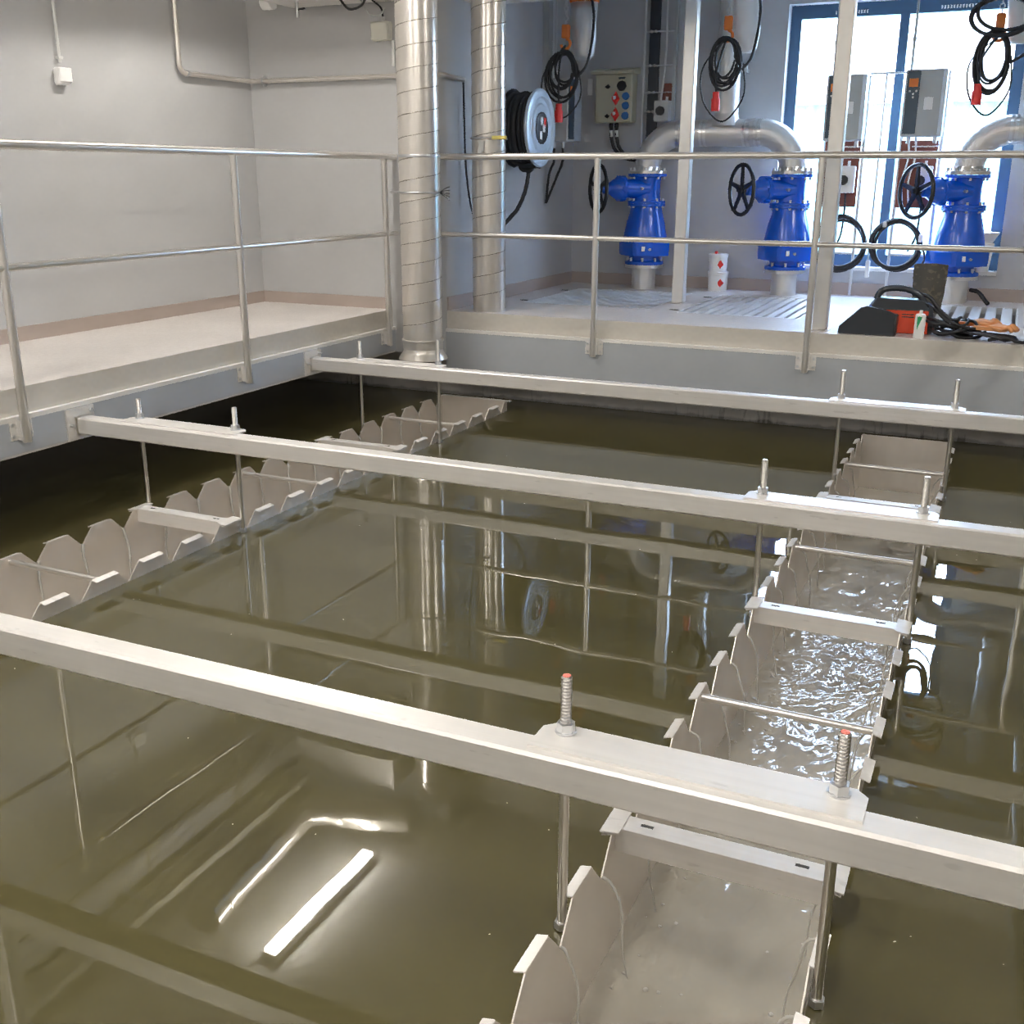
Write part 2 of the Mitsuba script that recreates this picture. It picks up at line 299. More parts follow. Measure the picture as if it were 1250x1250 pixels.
# ------------------------------------------------------------------ lamps
def ceiling_lamp(x, y, label):
    t = thing('ceiling_lamp', label, 'lamp', 'strip lamps under the ceiling')
    part(t, 'housing', cbox(x - 0.06, x + 0.06, y - 0.66, y + 0.66, CEIL - 0.07, CEIL - 0.005, 0.008), 'white_plastic', False)
    k = part(t, 'diffuser', box(x - 0.045, x + 0.045, y - 0.64, y + 0.64, CEIL - 0.10, CEIL - 0.071), 'white_plastic', False)
    scene[k]['emitter'] = {'type': 'area', 'radiance': rgb(LAMP, LAMP * 0.95, LAMP * 0.87)}
LX = (0.06, 2.9, 5.8)
ceiling_lamp(0.06, -1.48, 'long white strip lamp whose reflection lies lowest in the tank water')
for (x, y), n in {(5.72, -1.48): 'unseen strip lamp over the right end of the near tank', (0.06, -4.9): 'unseen strip lamp over the left walkway, lighting the tank near the camera', (2.9, -5.6): 'unseen strip lamp over the middle of the tank, lighting the nearest beam',
               (0.06, -8.3): 'unseen strip lamp lighting the front left of the hall', (2.9, -8.3): 'unseen strip lamp behind the camera, lighting the beam fronts', (5.72, -7.6): 'unseen strip lamp at the front right of the hall, lighting the beam fronts'}.items():
    ceiling_lamp(x, y, n)  # lamps out of view, lighting the hall and the beam fronts

# ------------------------------------------------------------------ tank water with openings for the two launders
L1 = dict(x0=0.38, x1=0.92, zc=0.072, ye=-0.025); L2 = dict(x0=3.443, x1=3.977, zc=0.088, ye=-0.06)
YN = -6.35
wp = sg.Polygon([(XT, YF), (XR, YF), (XR, YT), (XT, YT)], [[(L['x0'] + .002, YN + .002), (L['x1'] - .002, YN + .002), (L['x1'] - .002, L['ye'] - .002), (L['x0'] + .002, L['ye'] - .002)] for L in (L1, L2)])
wv, wf = trimesh.creation.triangulate_polygon(wp, engine='earcut')
wm = trimesh.Trimesh(np.c_[wv, np.zeros(len(wv))], wf, process=False)
if wm.face_normals[:, 2].mean() < 0: wm.invert()
single('tank_water', wm, 'tank_water', 'still olive green murky water filling the settling tank', 'water', False, kind='stuff', uv=wm.vertices[:, :2].copy())

# ------------------------------------------------------------------ launders
PITCHT = 0.8 / 3
def launder(L, label, wet):
    x0, x1, zc, ye = L['x0'], L['x1'], L['zc'], L['ye']; zn = 0.004 if wet else 0.0; zb = -0.30; tk = 0.004
    t = thing('overflow_launder', label, 'launder')
    cs = [-3.2 + k * PITCHT for k in range(-12, 13)]; cs = [c for c in cs if YN + .2 < c < ye - 0.08]
    top = [(YN, zb), (ye, zb), (ye, zc)]
    top.append((ye - 0.045, zc)) 
    for c in sorted(cs, reverse=True):
        top += [(c + PITCHT / 2, zn), (c + 0.062, zc), (c - 0.062, zc)]
    top += [(min(cs) - PITCHT / 2, zn), (YN, zc)]
    for x, s in ((x0, -1), (x1, 1)):
        part(t, 'weir_plate', move(plane_yz(poly(top, tk)), (x - (tk if s > 0 else 0), 0, 0)), 'steel_sheet', False)
    for x, s in ((x0, -1), (x1, 1)):
        for c in cs:
            part(t, 'tooth_lip', hull([(x + s * a, y, zc + b) for a, b in ((-0.003, 0.003), (0.0, -0.001), (0.024, -0.008), (0.025, -0.004)) for y in (c - 0.062, c + 0.062)]), 'steel_beam', False)
    part(t, 'trough_floor', box(x0 + tk, x1 - tk, YN, ye, zb, zb + tk), 'trough_steel', False)
    part(t, 'end_plate', box(x0 + tk, x1 - tk, ye - tk, ye, zb + tk, zc), 'steel_sheet', False)
    part(t, 'end_plate', box(x0 + tk, x1 - tk, YN, YN + tk, zb + tk, zc), 'steel_sheet', False)
    if not wet: part(t, 'end_lip', box(x0, x1 + 0.03, ye - 0.02, ye + 0.02, zc, zc + 0.004), 'steel_beam', False)
    for y in (-5.6, -4.0, -2.4, -0.8):
        part(t, 'tie_tube', cyl((x0 + tk, y, zc - 0.022), (x1 - tk, y, zc - 0.022), 0.0125, 14), 'steel_tube', 40)
    for y in (-4.8, -3.2, -1.6):
        Lp = [(y - 0.035, zc - 0.062), (y - 0.030, zc - 0.062), (y - 0.030, zc), (y + 0.03, zc), (y + 0.03, zc + 0.005), (y - 0.035, zc + 0.005)]
        a = part(t, 'cross_angle', move(plane_yz(poly(Lp, x1 - x0 - 2 * tk)), (x0 + tk, 0, 0)), 'steel_beam', False)
        for x in (x0 + 0.075, x1 - 0.075):
            part(a, 'slot', join(box(x - 0.016, x + 0.016, y - 0.003, y + 0.008, zc + 0.0045, zc + 0.0056)), 'pit_dark', False)
        for x, s in ((x0, -1), (x1, 1)):
            part(a, 'end_lug', hull([(x + s * q, y + e, zc + 0.0055 + h - (0.006 if q > 0 else 0)) for q in (-0.02, 0.03) for e in (-0.062, 0.062) for h in (0, 0.004)]), 'steel_beam', False)
    return t, cs, zn
t1, c1, _ = launder(L1, 'left stainless overflow launder with V-notched sides beside the left walkway', False)
t2, c2, zn2 = launder(L2, 'right stainless overflow launder carrying fast clear water toward the camera', True)
# running water in the right launder and the thin streams that fall in through its notches
nx, ny = 60, 520
gx, gy = np.meshgrid(np.linspace(L2['x0'] + 0.005, L2['x1'] - 0.005, nx), np.linspace(YN + 0.005, L2['ye'] - 0.006, ny), indexing='ij')
P = np.stack([gx * 11 + 0.6 * np.sin(gy * 9), gy * 7, gx * 0], -1)
act = (0.3 + 0.9 * np.clip((-gy - 0.9) / 1.2, 0, 1)) * (1 - 0.35 * np.clip((-gy - 4.75) / 0.5, 0, 1))
h = act * (0.011 * (meshkit.fbm(P, 3, 5) - 0.5) + 0.007 * (meshkit.fbm(np.stack([gx * 40 + gy * 6, gy * 22 - gx * 10, gx * 0], -1), 3, 9) - 0.5))
gz = -0.262 + h
idx = np.arange(nx * ny).reshape(nx, ny)
fq = np.stack([idx[:-1, :-1], idx[1:, :-1], idx[1:, 1:], idx[:-1, 1:]], -1).reshape(-1, 4)
wkey = thing('launder_water', 'fast rippled clear water running in the right launder', 'water', kind='stuff')
part(wkey, 'surface', (np.stack([gx, gy, gz], -1).reshape(-1, 3), fq), 'clear_water', True)
def stream(x, y, zt, s, reach, seed, zend, wd=0.0045):
    q = np.linspace(0, 1, 14); r = np.random.default_rng(seed)
    px = x + s * reach * np.sqrt(q) + 0.004 * np.sin(q * 9 + seed); pz = zt + 0.008 - (zt - zend + 0.006) * q ** 1.4
    return sweep(np.stack([px, y + 0.006 * np.sin(q * 5 + seed * 1.7), pz], 1), wd * (1 - 0.55 * q), 8)
for i, c in enumerate(c2):
    y = c + PITCHT / 2
    if y > -0.6: continue
    part(wkey, 'stream', stream(L2['x0'] + 0.006, y, zn2, 1, 0.05 + 0.03 * rng.random(), i, -0.26), 'stream', True)
    part(wkey, 'stream', stream(L2['x1'] - 0.006, y, zn2, -1, 0.05 + 0.03 * rng.random(), i + 50, -0.26), 'stream', True)
fm = []
for k in range(170):
    c = c2[rng.integers(0, len(c2))] + PITCHT / 2 + rng.normal(0, .05); side = rng.random() < .6
    if c > -2.2: continue
    x = (L2['x0'] + .03 + abs(rng.normal(.06, .07))) if side else (L2['x1'] - .03 - abs(rng.normal(.05, .05)))
    r = rng.uniform(.0025, .0075); b = trimesh.creation.icosphere(1, r); b.apply_scale((1, 1, .55)); fm.append(move(b, (min(max(x, L2['x0'] + .02), L2['x1'] - .02), c, -.258)))
part(wkey, 'foam', join(fm), 'stream', True, kind='stuff')
wk2 = thing('notch_water', 'thin trickles of water running down inside the left launder', 'water', kind='stuff')
for i, c in enumerate(c1):
    y = c + PITCHT / 2
    part(wk2, 'trickle', stream(L1['x0'] + 0.006, y, 0.0, 1, 0.014, i + 100, -0.26, 0.0085), 'stream', True)
flk = []
for k in range(70):
    x, y = rng.uniform(1.0, 3.4) if k < 35 else rng.uniform(4.05, 5.2), rng.uniform(-5.4, -1.2)
    s = rng.uniform(0.0012, 0.004); flk.append(move(trimesh.creation.box((s, s * rng.uniform(.6, 2), 0.0012)), (x, y, 0.0007), rng.uniform(0, 3)))
single('floating_flakes', join(flk), 'flake', 'tiny pale flakes floating on the dark tank water', 'debris', False, kind='stuff')

# ------------------------------------------------------------------ support beams, hanger plates and rods
BT, BH = 0.503, 0.083
def hexnut(c, r, h): return lathe([(r, 0), (r, h)], c, (0, 0, 1), 6)
rodlen = {0: (.15, .15, .14, .14), 1: (.105, .115, .14, .14), 2: (.12, .165, .16, .155)}
rodx = (0.358, 0.942, 3.423, 3.997)
wh = ('nearest', 'middle', 'farthest'); rl = ('left rod of the left launder', 'right rod of the left launder', 'left rod of the right launder', 'right rod of the right launder')
for i, y in enumerate((-5.2004, -3.1903, -1.1788)):
    t = thing('support_beam', f'stainless square tube beam, {wh[i]} of the three across the tank', 'beam')
    part(t, 'tube', cbox(0.04, RF, y - BH / 2, y + BH / 2, BT - BH, BT, 0.007), 'steel_beam', 40)
    ep = part(t, 'wall_plate', box(0.0285, 0.04, y - 0.095, y + 0.085, ZB + 0.008, ZB + 0.165), 'steel_beam', False)
    for dy, dz in ((-0.07, 0.085), (0.062, 0.14)):
        part(ep, 'bolt', join(cyl((0.04, y + dy, ZB + dz), (0.052, y + dy, ZB + dz), 0.011, 6), cyl((0.04, y + dy, ZB + dz), (0.064, y + dy, ZB + dz), 0.006, 10)), 'zinc', 30)
    part(t, 'weld_collar', cbox(0.0405, 0.052, y - BH / 2 - 0.006, y + BH / 2 + 0.006, BT - BH - 0.006, BT + 0.006, 0.004), 'steel_bright', 30)
    for a, b in ((0, 1), (2, 3)):
        xa, xb = rodx[a] - 0.055, rodx[b] + 0.055; y0, y1 = y - 0.015, y + 0.098
        part(t, 'hanger_plate', move(poly([(xa, y0), (xb, y0), (xb, y1 - .025), (xb - .025, y1), (xa + .025, y1), (xa, y1 - .025)], 0.006), (0, 0, BT)), 'steel_beam', False)
    for k, x in enumerate(rodx):
        yr = y + 0.066
        r = thing('hanger_rod', f'threaded stainless hanger rod, {rl[k]} through the {wh[i]} beam', 'rod')
        zt = BT + rodlen[i][k]
        th = [(0.0115 if q % 2 else 0.0128, BT + 0.005 + q * (zt - BT - 0.009) / 34) for q in range(35)] + [(0.0095, zt)]
        part(r, 'thread', lathe(th, (x, yr, 0), n=14), 'rod_steel', 30)
        part(r, 'rod', cyl((x, yr, -0.25), (x, yr, BT + 0.004), 0.0115, 16), 'rod_steel', 40)
        part(r, 'washer', cyl((x, yr, BT + 0.006), (x, yr, BT + 0.0105), 0.0235, 20), 'zinc', 30)
        part(r, 'nut', hexnut((x, yr, BT + 0.0105), 0.0205, 0.02), 'zinc', False)
        if i == 0: part(r, 'paint_tip', cyl((x, yr, zt), (x, yr, zt + 0.0015), 0.0092, 12), 'tip_red', False, 'red painted rod end')
        zl = L1['zc'] if k < 2 else L2['zc']; s = (-1, 1, -1, 1)[k]; xp = (L1['x0'], L1['x1'], L2['x0'], L2['x1'])[k]
        part(r, 'clamp_nut', hexnut((x, yr, 0.004), 0.018, 0.018), 'zinc', False)

# ------------------------------------------------------------------ railings
ZT, ZM = 1.7815, 1.2541
def post(t, x, y, face):
    p = part(t, 'post', cyl((x, y, 0.453), (x, y, ZT - 0.015), 0.0212, 20), 'steel_tube', 40)
    for s in (-1, 1):
        if face == 'x':
            br = box(0.0285, 0.034, y + s * 0.024, y + s * 0.064, 0.465, 0.56); bw = [cyl((0.034, y + s * 0.05, z), (0.042, y + s * 0.05, z), 0.009, 6) for z in (0.485, 0.54)]
            gus = box(0.034, x, y + s * 0.021, y + s * 0.026, 0.465, 0.56)
        else:
            br = box(x + s * 0.024, x + s * 0.064, -0.034, -0.0285, 0.465, 0.56); bw = [cyl((x + s * 0.05, -0.034, z), (x + s * 0.05, -0.042, z), 0.009, 6) for z in (0.485, 0.54)]
            gus = box(x + s * 0.021, x + s * 0.026, y, -0.034, 0.465, 0.56)
        part(p, 'bracket', join(br, gus), 'steel_beam', False)
        for q in bw: part(p, 'bolt', q, 'zinc', 30)
rl_ = thing('guard_railing', 'stainless tube guard railing along the left walkway', 'railing')
part(rl_, 'top_rail', cyl((0.062, YF, ZT), (0.062, YA, ZT), 0.0215, 24), 'steel_tube', 40)
part(rl_, 'middle_rail', cyl((0.062, YF, ZM), (0.062, YA, ZM), 0.0172, 20), 'steel_tube', 40)
for y in (-0.24, -1.893, -3.552, -5.21, -6.87): post(rl_, 0.062, y, 'x')
rr_ = thing('guard_railing', 'stainless tube guard railing along the back deck in front of the pumps', 'railing')
part(rr_, 'top_rail', cyl((XC, -0.06, ZT), (XR, -0.06, ZT), 0.0215, 24), 'steel_tube', 40)
part(rr_, 'middle_rail', cyl((XC, -0.06, ZM), (XR, -0.06, ZM), 0.0172, 20), 'steel_tube', 40)
for x in (1.593, 3.044, 4.495, 5.946): post(rr_, x, -0.06, 'y')
for n, (x, y) in (('farther', (1.82, 1.245)), ('nearer', (3.085, 0.16))):
    t = thing('steel_column', f'square stainless column standing on the back deck, {n} of the two', 'column')
    part(t, 'shaft', cbox(x - 0.046, x + 0.046, y - 0.046, y + 0.046, ZD + 0.006, CEIL, 0.006), 'steel_pipe', 40)
    part(t, 'foot_plate', cbox(x - 0.06, x + 0.06, y - 0.06, y + 0.06, ZD, ZD + 0.007, 0.002), 'steel_pipe', False)

# ------------------------------------------------------------------ spiral ducts
def helix(x, y, r, z0, z1, pitch, w=0.0032, n=26, hand=1):
    m = int((z1 - z0) / pitch * n); t = np.arange(m + 1) / n * 2 * np.pi
    return sweep(np.stack([x + r * np.cos(t * hand), y + r * np.sin(t * hand), z0 + pitch * t / 2 / np.pi], 1), w, 5)
def duct_elbow(path, r): return sweep(path, r, 32)
DX, DY, DR = 0.435, -0.40, 0.139
d1 = thing('spiral_duct', 'spiral seam metal duct hanging over the tank corner with a flared mouth', 'duct')
part(d1, 'tube', lathe([(DR, 0.50), (DR, 2.95)], (DX, DY, 0), n=48), 'steel_duct', 40)
part(d1, 'seam', helix(DX, DY, DR, 0.56, 2.93, 0.138), 'seam_grey', True)
part(d1, 'collar', lathe([(DR + .003, 0.485), (DR + .003, 0.535), (DR + .011, 0.538), (DR + .011, 0.548), (DR + .003, 0.551)], (DX, DY, 0), n=48), 'steel_duct', 30)
part(d1, 'flared_mouth', lathe([(DR + .001, 0.50), (DR + .002, 0.468), (DR + 0.012, 0.45), (DR + 0.036, 0.414), (DR + 0.036, 0.410), (DR + .01, 0.446), (DR - .006, 0.466), (DR - .006, 0.50)], (DX, DY, 0), n=48, caps=False), 'steel_duct', 30)
part(d1, 'elbow', duct_elbow(arc((DX, DY + 0.22, 2.95), (0, -1, 0), (0, 0, 1), 0.22, 0, np.pi / 2, 14), DR), 'steel_duct', 40)
c = thing('wire_clamp', 'wire clamp with loose cable ends around the near spiral duct', 'clamp')
part(c, 'ring', sweep(arc((DX, DY, 1.545), (1, 0, 0), (0, 1, 0), DR + .006, 0, 2 * np.pi, 40)[:-1], 0.007, 8, True), 'zinc', True)
part(c, 'bar', cyl((DX - 0.20, DY - .06, 1.548), (DX - .12, DY - .08, 1.548), 0.007, 8), 'zinc', True)
for k in range(5):
    part(c, 'cable_end', sweep(bez([(DX + .14, DY + .02, 1.545), (DX + .19, DY, 1.545 + .012 * (k - 2)), (DX + .235, DY - .01, 1.545 + .022 * (k - 2.3))], 10), 0.003, 5), 'rubber', True)
c = thing('hose_clamp', 'thin metal band around the near spiral duct at top rail height', 'clamp')
part(c, 'band', lathe([(DR + .001, 1.77), (DR + .004, 1.772), (DR + .004, 1.788), (DR + .001, 1.79)], (DX, DY, 0), n=40, caps=False), 'zinc', True)
D2X, D2Y, D2R = 0.688, 0.16, 0.120
d2 = thing('spiral_duct', 'spiral seam metal duct rising from the back deck beside the hose reel', 'duct')
part(d2, 'tube', lathe([(D2R, ZD), (D2R, 2.95)], (D2X, D2Y, 0), n=48), 'steel_duct', 40)
part(d2, 'seam', helix(D2X, D2Y, D2R, ZD + .02, 2.93, 0.138), 'seam_grey', True)
part(d2, 'elbow', duct_elbow(arc((D2X - 0.22, D2Y, 2.95), (1, 0, 0), (0, 0, 1), 0.22, 0, np.pi / 2, 14), D2R), 'steel_duct', 40)
c = thing('wire_clamp', 'wire clamp with a yellow tag around the far spiral duct', 'clamp')
part(c, 'ring', sweep(arc((D2X, D2Y, 1.905), (1, 0, 0), (0, 1, 0), D2R + .007, 0, 2 * np.pi, 40)[:-1], 0.008, 8, True), 'zinc', True)
part(c, 'yellow_tail', cbox(D2X + .08, D2X + .19, D2Y - .125, D2Y - .10, 1.895, 1.92, .006), 'yellow', False)
part(c, 'paper_tag', plane_xz(poly([(D2X - .01, 1.89), (D2X + .03, 1.89), (D2X + .02, 1.80), (D2X - .02, 1.78)], .003)).apply_translation((0, D2Y - .135, 0)), 'tag_white', False)
# overhead duct, seen mirrored in the water
od = thing('overhead_duct', 'corrugated overhead duct bending under the ceiling, mirrored in the tank water', 'duct')
pth = np.vstack([[(0.34, -.62, 3.25)], [(-0.15, -.78, 3.25)], arc((-0.15, -1.13, 3.25), (0, 1, 0), (-1, 0, 0), 0.35, 0.0, 1.15, 10), [(-0.40, -1.9, 3.25)], [(-0.35, -2.3, 3.25)]])
opath = bez(pth, 60)
part(od, 'tube', sweep(opath, 0.13, 28), 'steel_duct', 40)
for k in range(2, len(opath) - 2, 3):
    fa, fb, _ = frame(opath[k + 1] - opath[k])
    part(od, 'rib', sweep(arc(opath[k], fa, fb, .132, 0, 2 * np.pi, 25)[:-1], .005, 5, True), 'steel_bright', True)

# ------------------------------------------------------------------ conduits and small things on the left and rear walls
t = thing('socket_box', 'small white socket box on the left wall under a thin conduit', 'socket')
part(t, 'body', cbox(XW, XW + 0.05, -1.975, -1.885, 2.165, 2.26, .008), 'white_plastic', 30)
part(t, 'lid', cbox(XW + 0.05, XW + 0.062, -1.98, -1.88, 2.18, 2.262, .005), 'white_plastic', 30)
part(t, 'conduit', cyl((XW + .02, -1.928, 2.29), (XW + .02, -1.928, CEIL), 0.0095, 12), 'conduit', True)
part(t, 'conduit_clip', box(XW, XW + .034, -1.945, -1.911, 2.31, 2.325), 'conduit', False)
t = thing('bent_pipe', 'slim stainless pipe running down the left wall and round the corner behind the ducts', 'pipe')
zp, yp, xp = 2.315, YA - .035, XW + .035
R_ = 0.06
path = np.vstack([[(xp, -0.90, CEIL)], arc((xp, -0.90 + R_, zp + R_), (0, -1, 0), (0, 0, -1), R_, 0, np.pi / 2, 8), [(xp, yp - R_, zp)], arc((xp + R_, yp - R_, zp), (-1, 0, 0), (0, 1, 0), R_, 0, np.pi / 2, 8),
                  [(XC - .02, yp, zp)], arc((XC - .02, yp + R_, zp), (0, -1, 0), (1, 0, 0), R_, 0, np.pi / 2, 8), [(XC + .04, 0.23, zp - .01)]])
part(t, 'tube', sweep(path, 0.0165, 14), 'steel_duct', 40)
part(t, 'clamp', join(cyl((XW + .135, yp, zp), (XW + .15, yp, zp), .024, 14), box(XW + .136, XW + .148, yp, YA, zp - .035, zp + .035)), 'zinc', 30)
part(t, 'clamp', join(cyl((xp, -.835, zp), (xp, -.82, zp), .022, 14)), 'zinc', 30)
single('hanging_cable', sweep(bez([(XC + .03, 0.24, zp - .02), (XC + .03, 0.25, 2.0), (XC + .035, 0.26, 1.7), (XC + .06, 0.28, 1.45), (XC + .10, .30, 1.3)], 30), 0.007, 8), 'rubber', 'dark cable hanging down the recess wall beside the far duct', 'cable', True)
t = thing('unit_heater', 'metal unit heater hung high on the rear wall, cut by the top of the picture', 'heater')
part(t, 'tray', join(box(-0.72, .20, -.62, YA - .04, 2.79, 2.80), box(-.72, .20, -.62, -.60, 2.80, 3.05), box(-.72, -.70, -.60, YA - .04, 2.80, 3.05), box(.18, .20, -.60, YA - .04, 2.80, 3.05)), 'steel_beam', False)
part(t, 'core', box(-.69, .17, -.59, YA - .05, 2.83, 3.04), 'zinc', False)
part(t, 'end_cap', cyl((-.80, -.36, 2.80), (-.72, -.36, 2.80), 0.05, 20), 'white_plastic', 40)
part(t, 'wall_arm', join(box(-.5, -.46, -.12, YA, 2.9, 2.94), box(.0, .04, -.12, YA, 2.9, 2.94)), 'zinc', False)
part(t, 'hose', sweep(bez([(-.18, -.35, 2.79), (-.10, -.36, 2.72), (.0, -.36, 2.74), (.03, -.36, 2.79)], 16), .008, 8), 'rubber', True)
part(t, 'hose', sweep(bez([(-.05, -.30, 2.79), (.02, -.30, 2.69), (.10, -.30, 2.68), (.13, -.28, 2.73)], 16), .005, 8), 'drive_grey', True)
t = thing('drain_valve', 'tiny drain valve under the unit heater', 'valve')
part(t, 'stem', cyl((-.52, -.36, 2.69), (-.52, -.36, 2.79), .011, 10), 'zinc', True)
part(t, 'lever', cyl((-.52, -.36, 2.74), (-.46, -.36, 2.745), .006, 8), 'black_iron', True)
t = thing('junction_box', 'pale grey junction box on the rear wall under the unit heater', 'junction box')
part(t, 'body', cbox(-.065, .075, YA - .07, YA, 2.545, 2.665, .008), 'box_pale', 30)
part(t, 'gland', cyl((.02, YA - .035, 2.665), (.02, YA - .035, 2.695), .014, 10), 'box_grey', True)
part(t, 'wire', sweep(bez([(.02, YA - .035, 2.695), (.02, YA - .06, 2.75), (.01, -.25, 2.788)], 12), .006, 6), 'rubber', True)
part(t, 'conduit', cyl((.085, YA - .02, 2.38), (.085, YA - .02, 2.545), .010, 10), 'white_plastic', True)

t = thing('cable_tray', 'long pale cable tray along the left wall under the ceiling, mirrored in the water', 'cable tray')
part(t, 'tray', box(XW + .07, XW + .27, -9, -.25, 3.40, 3.46), 'box_pale', False)
for y in (-8, -6, -4, -2.2, -.5): part(t, 'bracket', box(XW + .001, XW + .26, y - .02, y + .02, 3.36, 3.40), 'zinc', False)
single('level_conduit', cyl((XW + .02, -9, 3.12), (XW + .02, -.95, 3.12), .012, 10), 'conduit', 'thin pale conduit running level along the left wall, mirrored in the water', 'conduit', True)
t = thing('steel_column', 'square stainless column on the left walkway edge, seen only mirrored at the lower left', 'column')
part(t, 'shaft', cbox(-.125, -.035, -4.03, -3.94, ZD + .006, CEIL, 0.006), 'steel_pipe', 40)
part(t, 'foot_plate', cbox(-.14, -.02, -4.045, -3.925, ZD, ZD + .007, 0.002), 'steel_pipe', False)
for x, r, n in ((4.607, .039, 'thicker'), (4.825, .0255, 'thinner')):  # pipes out of view, placed to cast shadow bands on the deck edge
    t = thing('unseen_overhead_pipe', f'unseen overhead pipe beside the right launder, {n} of the two shading the deck edge', 'pipe')
    part(t, 'tube', cyl((x, -3.0, 1.79), (x, -.12, 1.79), r, 16), 'steel_pipe', True)
    for y in (-2.8, -.3): part(t, 'hanger', cyl((x, y, 1.79 + r), (x, y, CEIL), .004, 6), 'zinc', True)

# ------------------------------------------------------------------ hose reel and drive on the recess wall
RX, RY, RZ = 0.69, 1.08, 2.01
t = thing('hose_reel', 'hose reel with a pale blue steel disc mounted on the recess wall', 'hose reel')
part(t, 'disc', lathe([(0.0, .0), (.10, .0), (.115, .012), (.17, .014), (.185, .004), (.215, .004), (.23, .016), (.262, .018), (.285, .010), (.292, -.004), (.286, -.014), (.0, -.014)], (RX, RY, RZ), (1, 0, 0), 56, False), 'reel_blue', 30)
hb = part(t, 'hub_badge', lathe([(.0, .026), (.10, .026), (.118, .018), (.120, .0)], (RX, RY, RZ), (1, 0, 0), 40, False), 'rubber', 30)
for a, b in ((-.03, .05), (.01, .0), (-.045, -.055), (.03, .045)):
    part(hb, 'badge_mark', cbox(RX + .026, RX + .029, RY + a - .022, RY + a + .022, RZ + b - .03, RZ + b + .03, .001), 'red' if (a, b) == (.03, .045) else 'white_plastic', False)
dr_ = part(t, 'hose_drum', join([sweep(arc((RX - .035 - .042 * k, RY, RZ), (0, 1, 0), (0, 0, 1), .252 - .012 * (k % 2), 0, 2 * np.pi, 48)[:-1], .0225, 10, True) for k in range(5)] + [cyl((RX - .20, RY, RZ), (RX - .015, RY, RZ), .235, 40)]), 'rubber', True)
part(t, 'back_disc', lathe([(.0, 0), (.285, 0), (.292, .008), (.285, .016), (.0, .016)], (RX - .23, RY, RZ), (1, 0, 0), 56, False), 'black_iron', 30)
part(t, 'wall_bracket', box(XC + .001, RX - .23, RY - .10, RY + .10, RZ - .12, RZ + .12), 'black_iron', False)
part(t, 'hose_guide', box(RX - .16, RX - .02, RY - .05, RY + .07, RZ - .30, RZ - .265), 'black_iron', False)
part(t, 'hose_tail', sweep(bez([(RX - .05, RY - .02, RZ - .25), (RX - .06, RY - .03, RZ - .31), (RX - .13, RY - .04, RZ - .31), (RX - .16, RY - .03, RZ - .27)], 20), .016, 10), 'rubber', True)
part(t, 'hose_tail', sweep(bez([(RX - .10, RY, RZ - .26), (RX - .095, RY - .01, RZ - .36), (RX - .115, RY - .03, RZ - .48), (RX - .16, RY - .06, RZ - .60), (RX - .215, RY - .10, RZ - .68), (RX - .25, RY - .14, RZ - .73)], 40), .016, 10), 'rubber', True)

def drive(key_label, x0, x1, y0, y1, z0, z1, facing):
    """variable speed drive: grey housing, dark strip with a small orange display, pale side fin"""
    t = thing('motor_drive', key_label, 'control box')
    if facing == '-y':
        w = x1 - x0
        part(t, 'housing', cbox(x0, x1, y0, y1, z0, z1, .008), 'drive_grey', False)
        s = part(t, 'control_strip', box(x0 + .05 * w, x0 + .36 * w, y0 - .006, y0, z0 + .02, z1 - .01), 'drive_dark', False)
        part(s, 'display', box(x0 + .10 * w, x0 + .32 * w, y0 - .009, y0 - .006, z1 - .125, z1 - .065), 'orange', False)
        part(s, 'button', join([cyl((x0 + q * w, y0 - .006, z1 - z), (x0 + q * w, y0 - .010, z1 - z), .008, 10) for q, z in ((.13, .155), (.22, .175), (.29, .155), (.22, .20))]), 'white_plastic', False)
        part(t, 'side_fin', box(x1 - .10 * w, x1, y0 - .012, y0, z0 + .01, z1 - .005), 'reel_blue', False)
        part(t, 'rating_label', box(x0 + .50 * w, x0 + .72 * w, y0 - .002, y0, z1 - .29, z1 - .20), 'white_plastic', False)
        for q in (.2, .85): part(t, 'gland', cyl((x0 + q * w, (y0 + y1) / 2, z0 - .05), (x0 + q * w, (y0 + y1) / 2, z0), .016, 10), 'zinc', True)
    else:
        w = y1 - y0
        part(t, 'housing', cbox(x0, x1, y0, y1, z0, z1, .008), 'box_grey', False)
        s = part(t, 'control_strip', box(x1, x1 + .006, y0 + .05 * w, y0 + .45 * w, z0 + .02, z1 - .01), 'drive_dark', False)
        part(s, 'display', box(x1 + .006, x1 + .009, y0 + .1 * w, y0 + .38 * w, z1 - .125, z1 - .065), 'orange', False)
        part(t, 'side_fin', box(x1, x1 + .008, y0 + .5 * w, y1, z0 + .01, z1 - .01), 'reel_blue', False)
        for q in (.07, .15):
            g = part(t, 'gland', cyl((x0 + q + .03, y0 + .05, z0 - .05), (x0 + q + .03, y0 + .05, z0), .016, 10), 'zinc', True)
            part(t, 'cable', sweep(bez([(x0 + q + .03, y0 + .05, z0 - .05), (x0 + q + .03, y0 + .05, z0 - .16), (x0 + q - .02, y0 + .07, z0 - .26), (x0 + .02, y0 + .08, z0 - .5)], 16), .011, 8), 'rubber', True)
    return t
drive('grey motor drive box on the recess wall behind the hose reel', XC, XC + .24, 1.73, 2.02, 1.93, 2.43, '+x')
t = thing('cable_trunking', 'grey upright trunking on the recess wall above the grey motor drive', 'trunking')
part(t, 'channel', box(XC + .001, XC + .05, 1.75, 1.84, 2.44, CEIL), 'drive_grey', False)
part(t, 'pipe', cyl((XC + .03, 1.90, 2.44), (XC + .03, 1.90, CEIL), .016, 12), 'zinc', True)
part(t, 'pipe', cyl((XC + .03, 1.96, 2.44), (XC + .03, 1.96, CEIL), .010, 12), 'conduit', True)

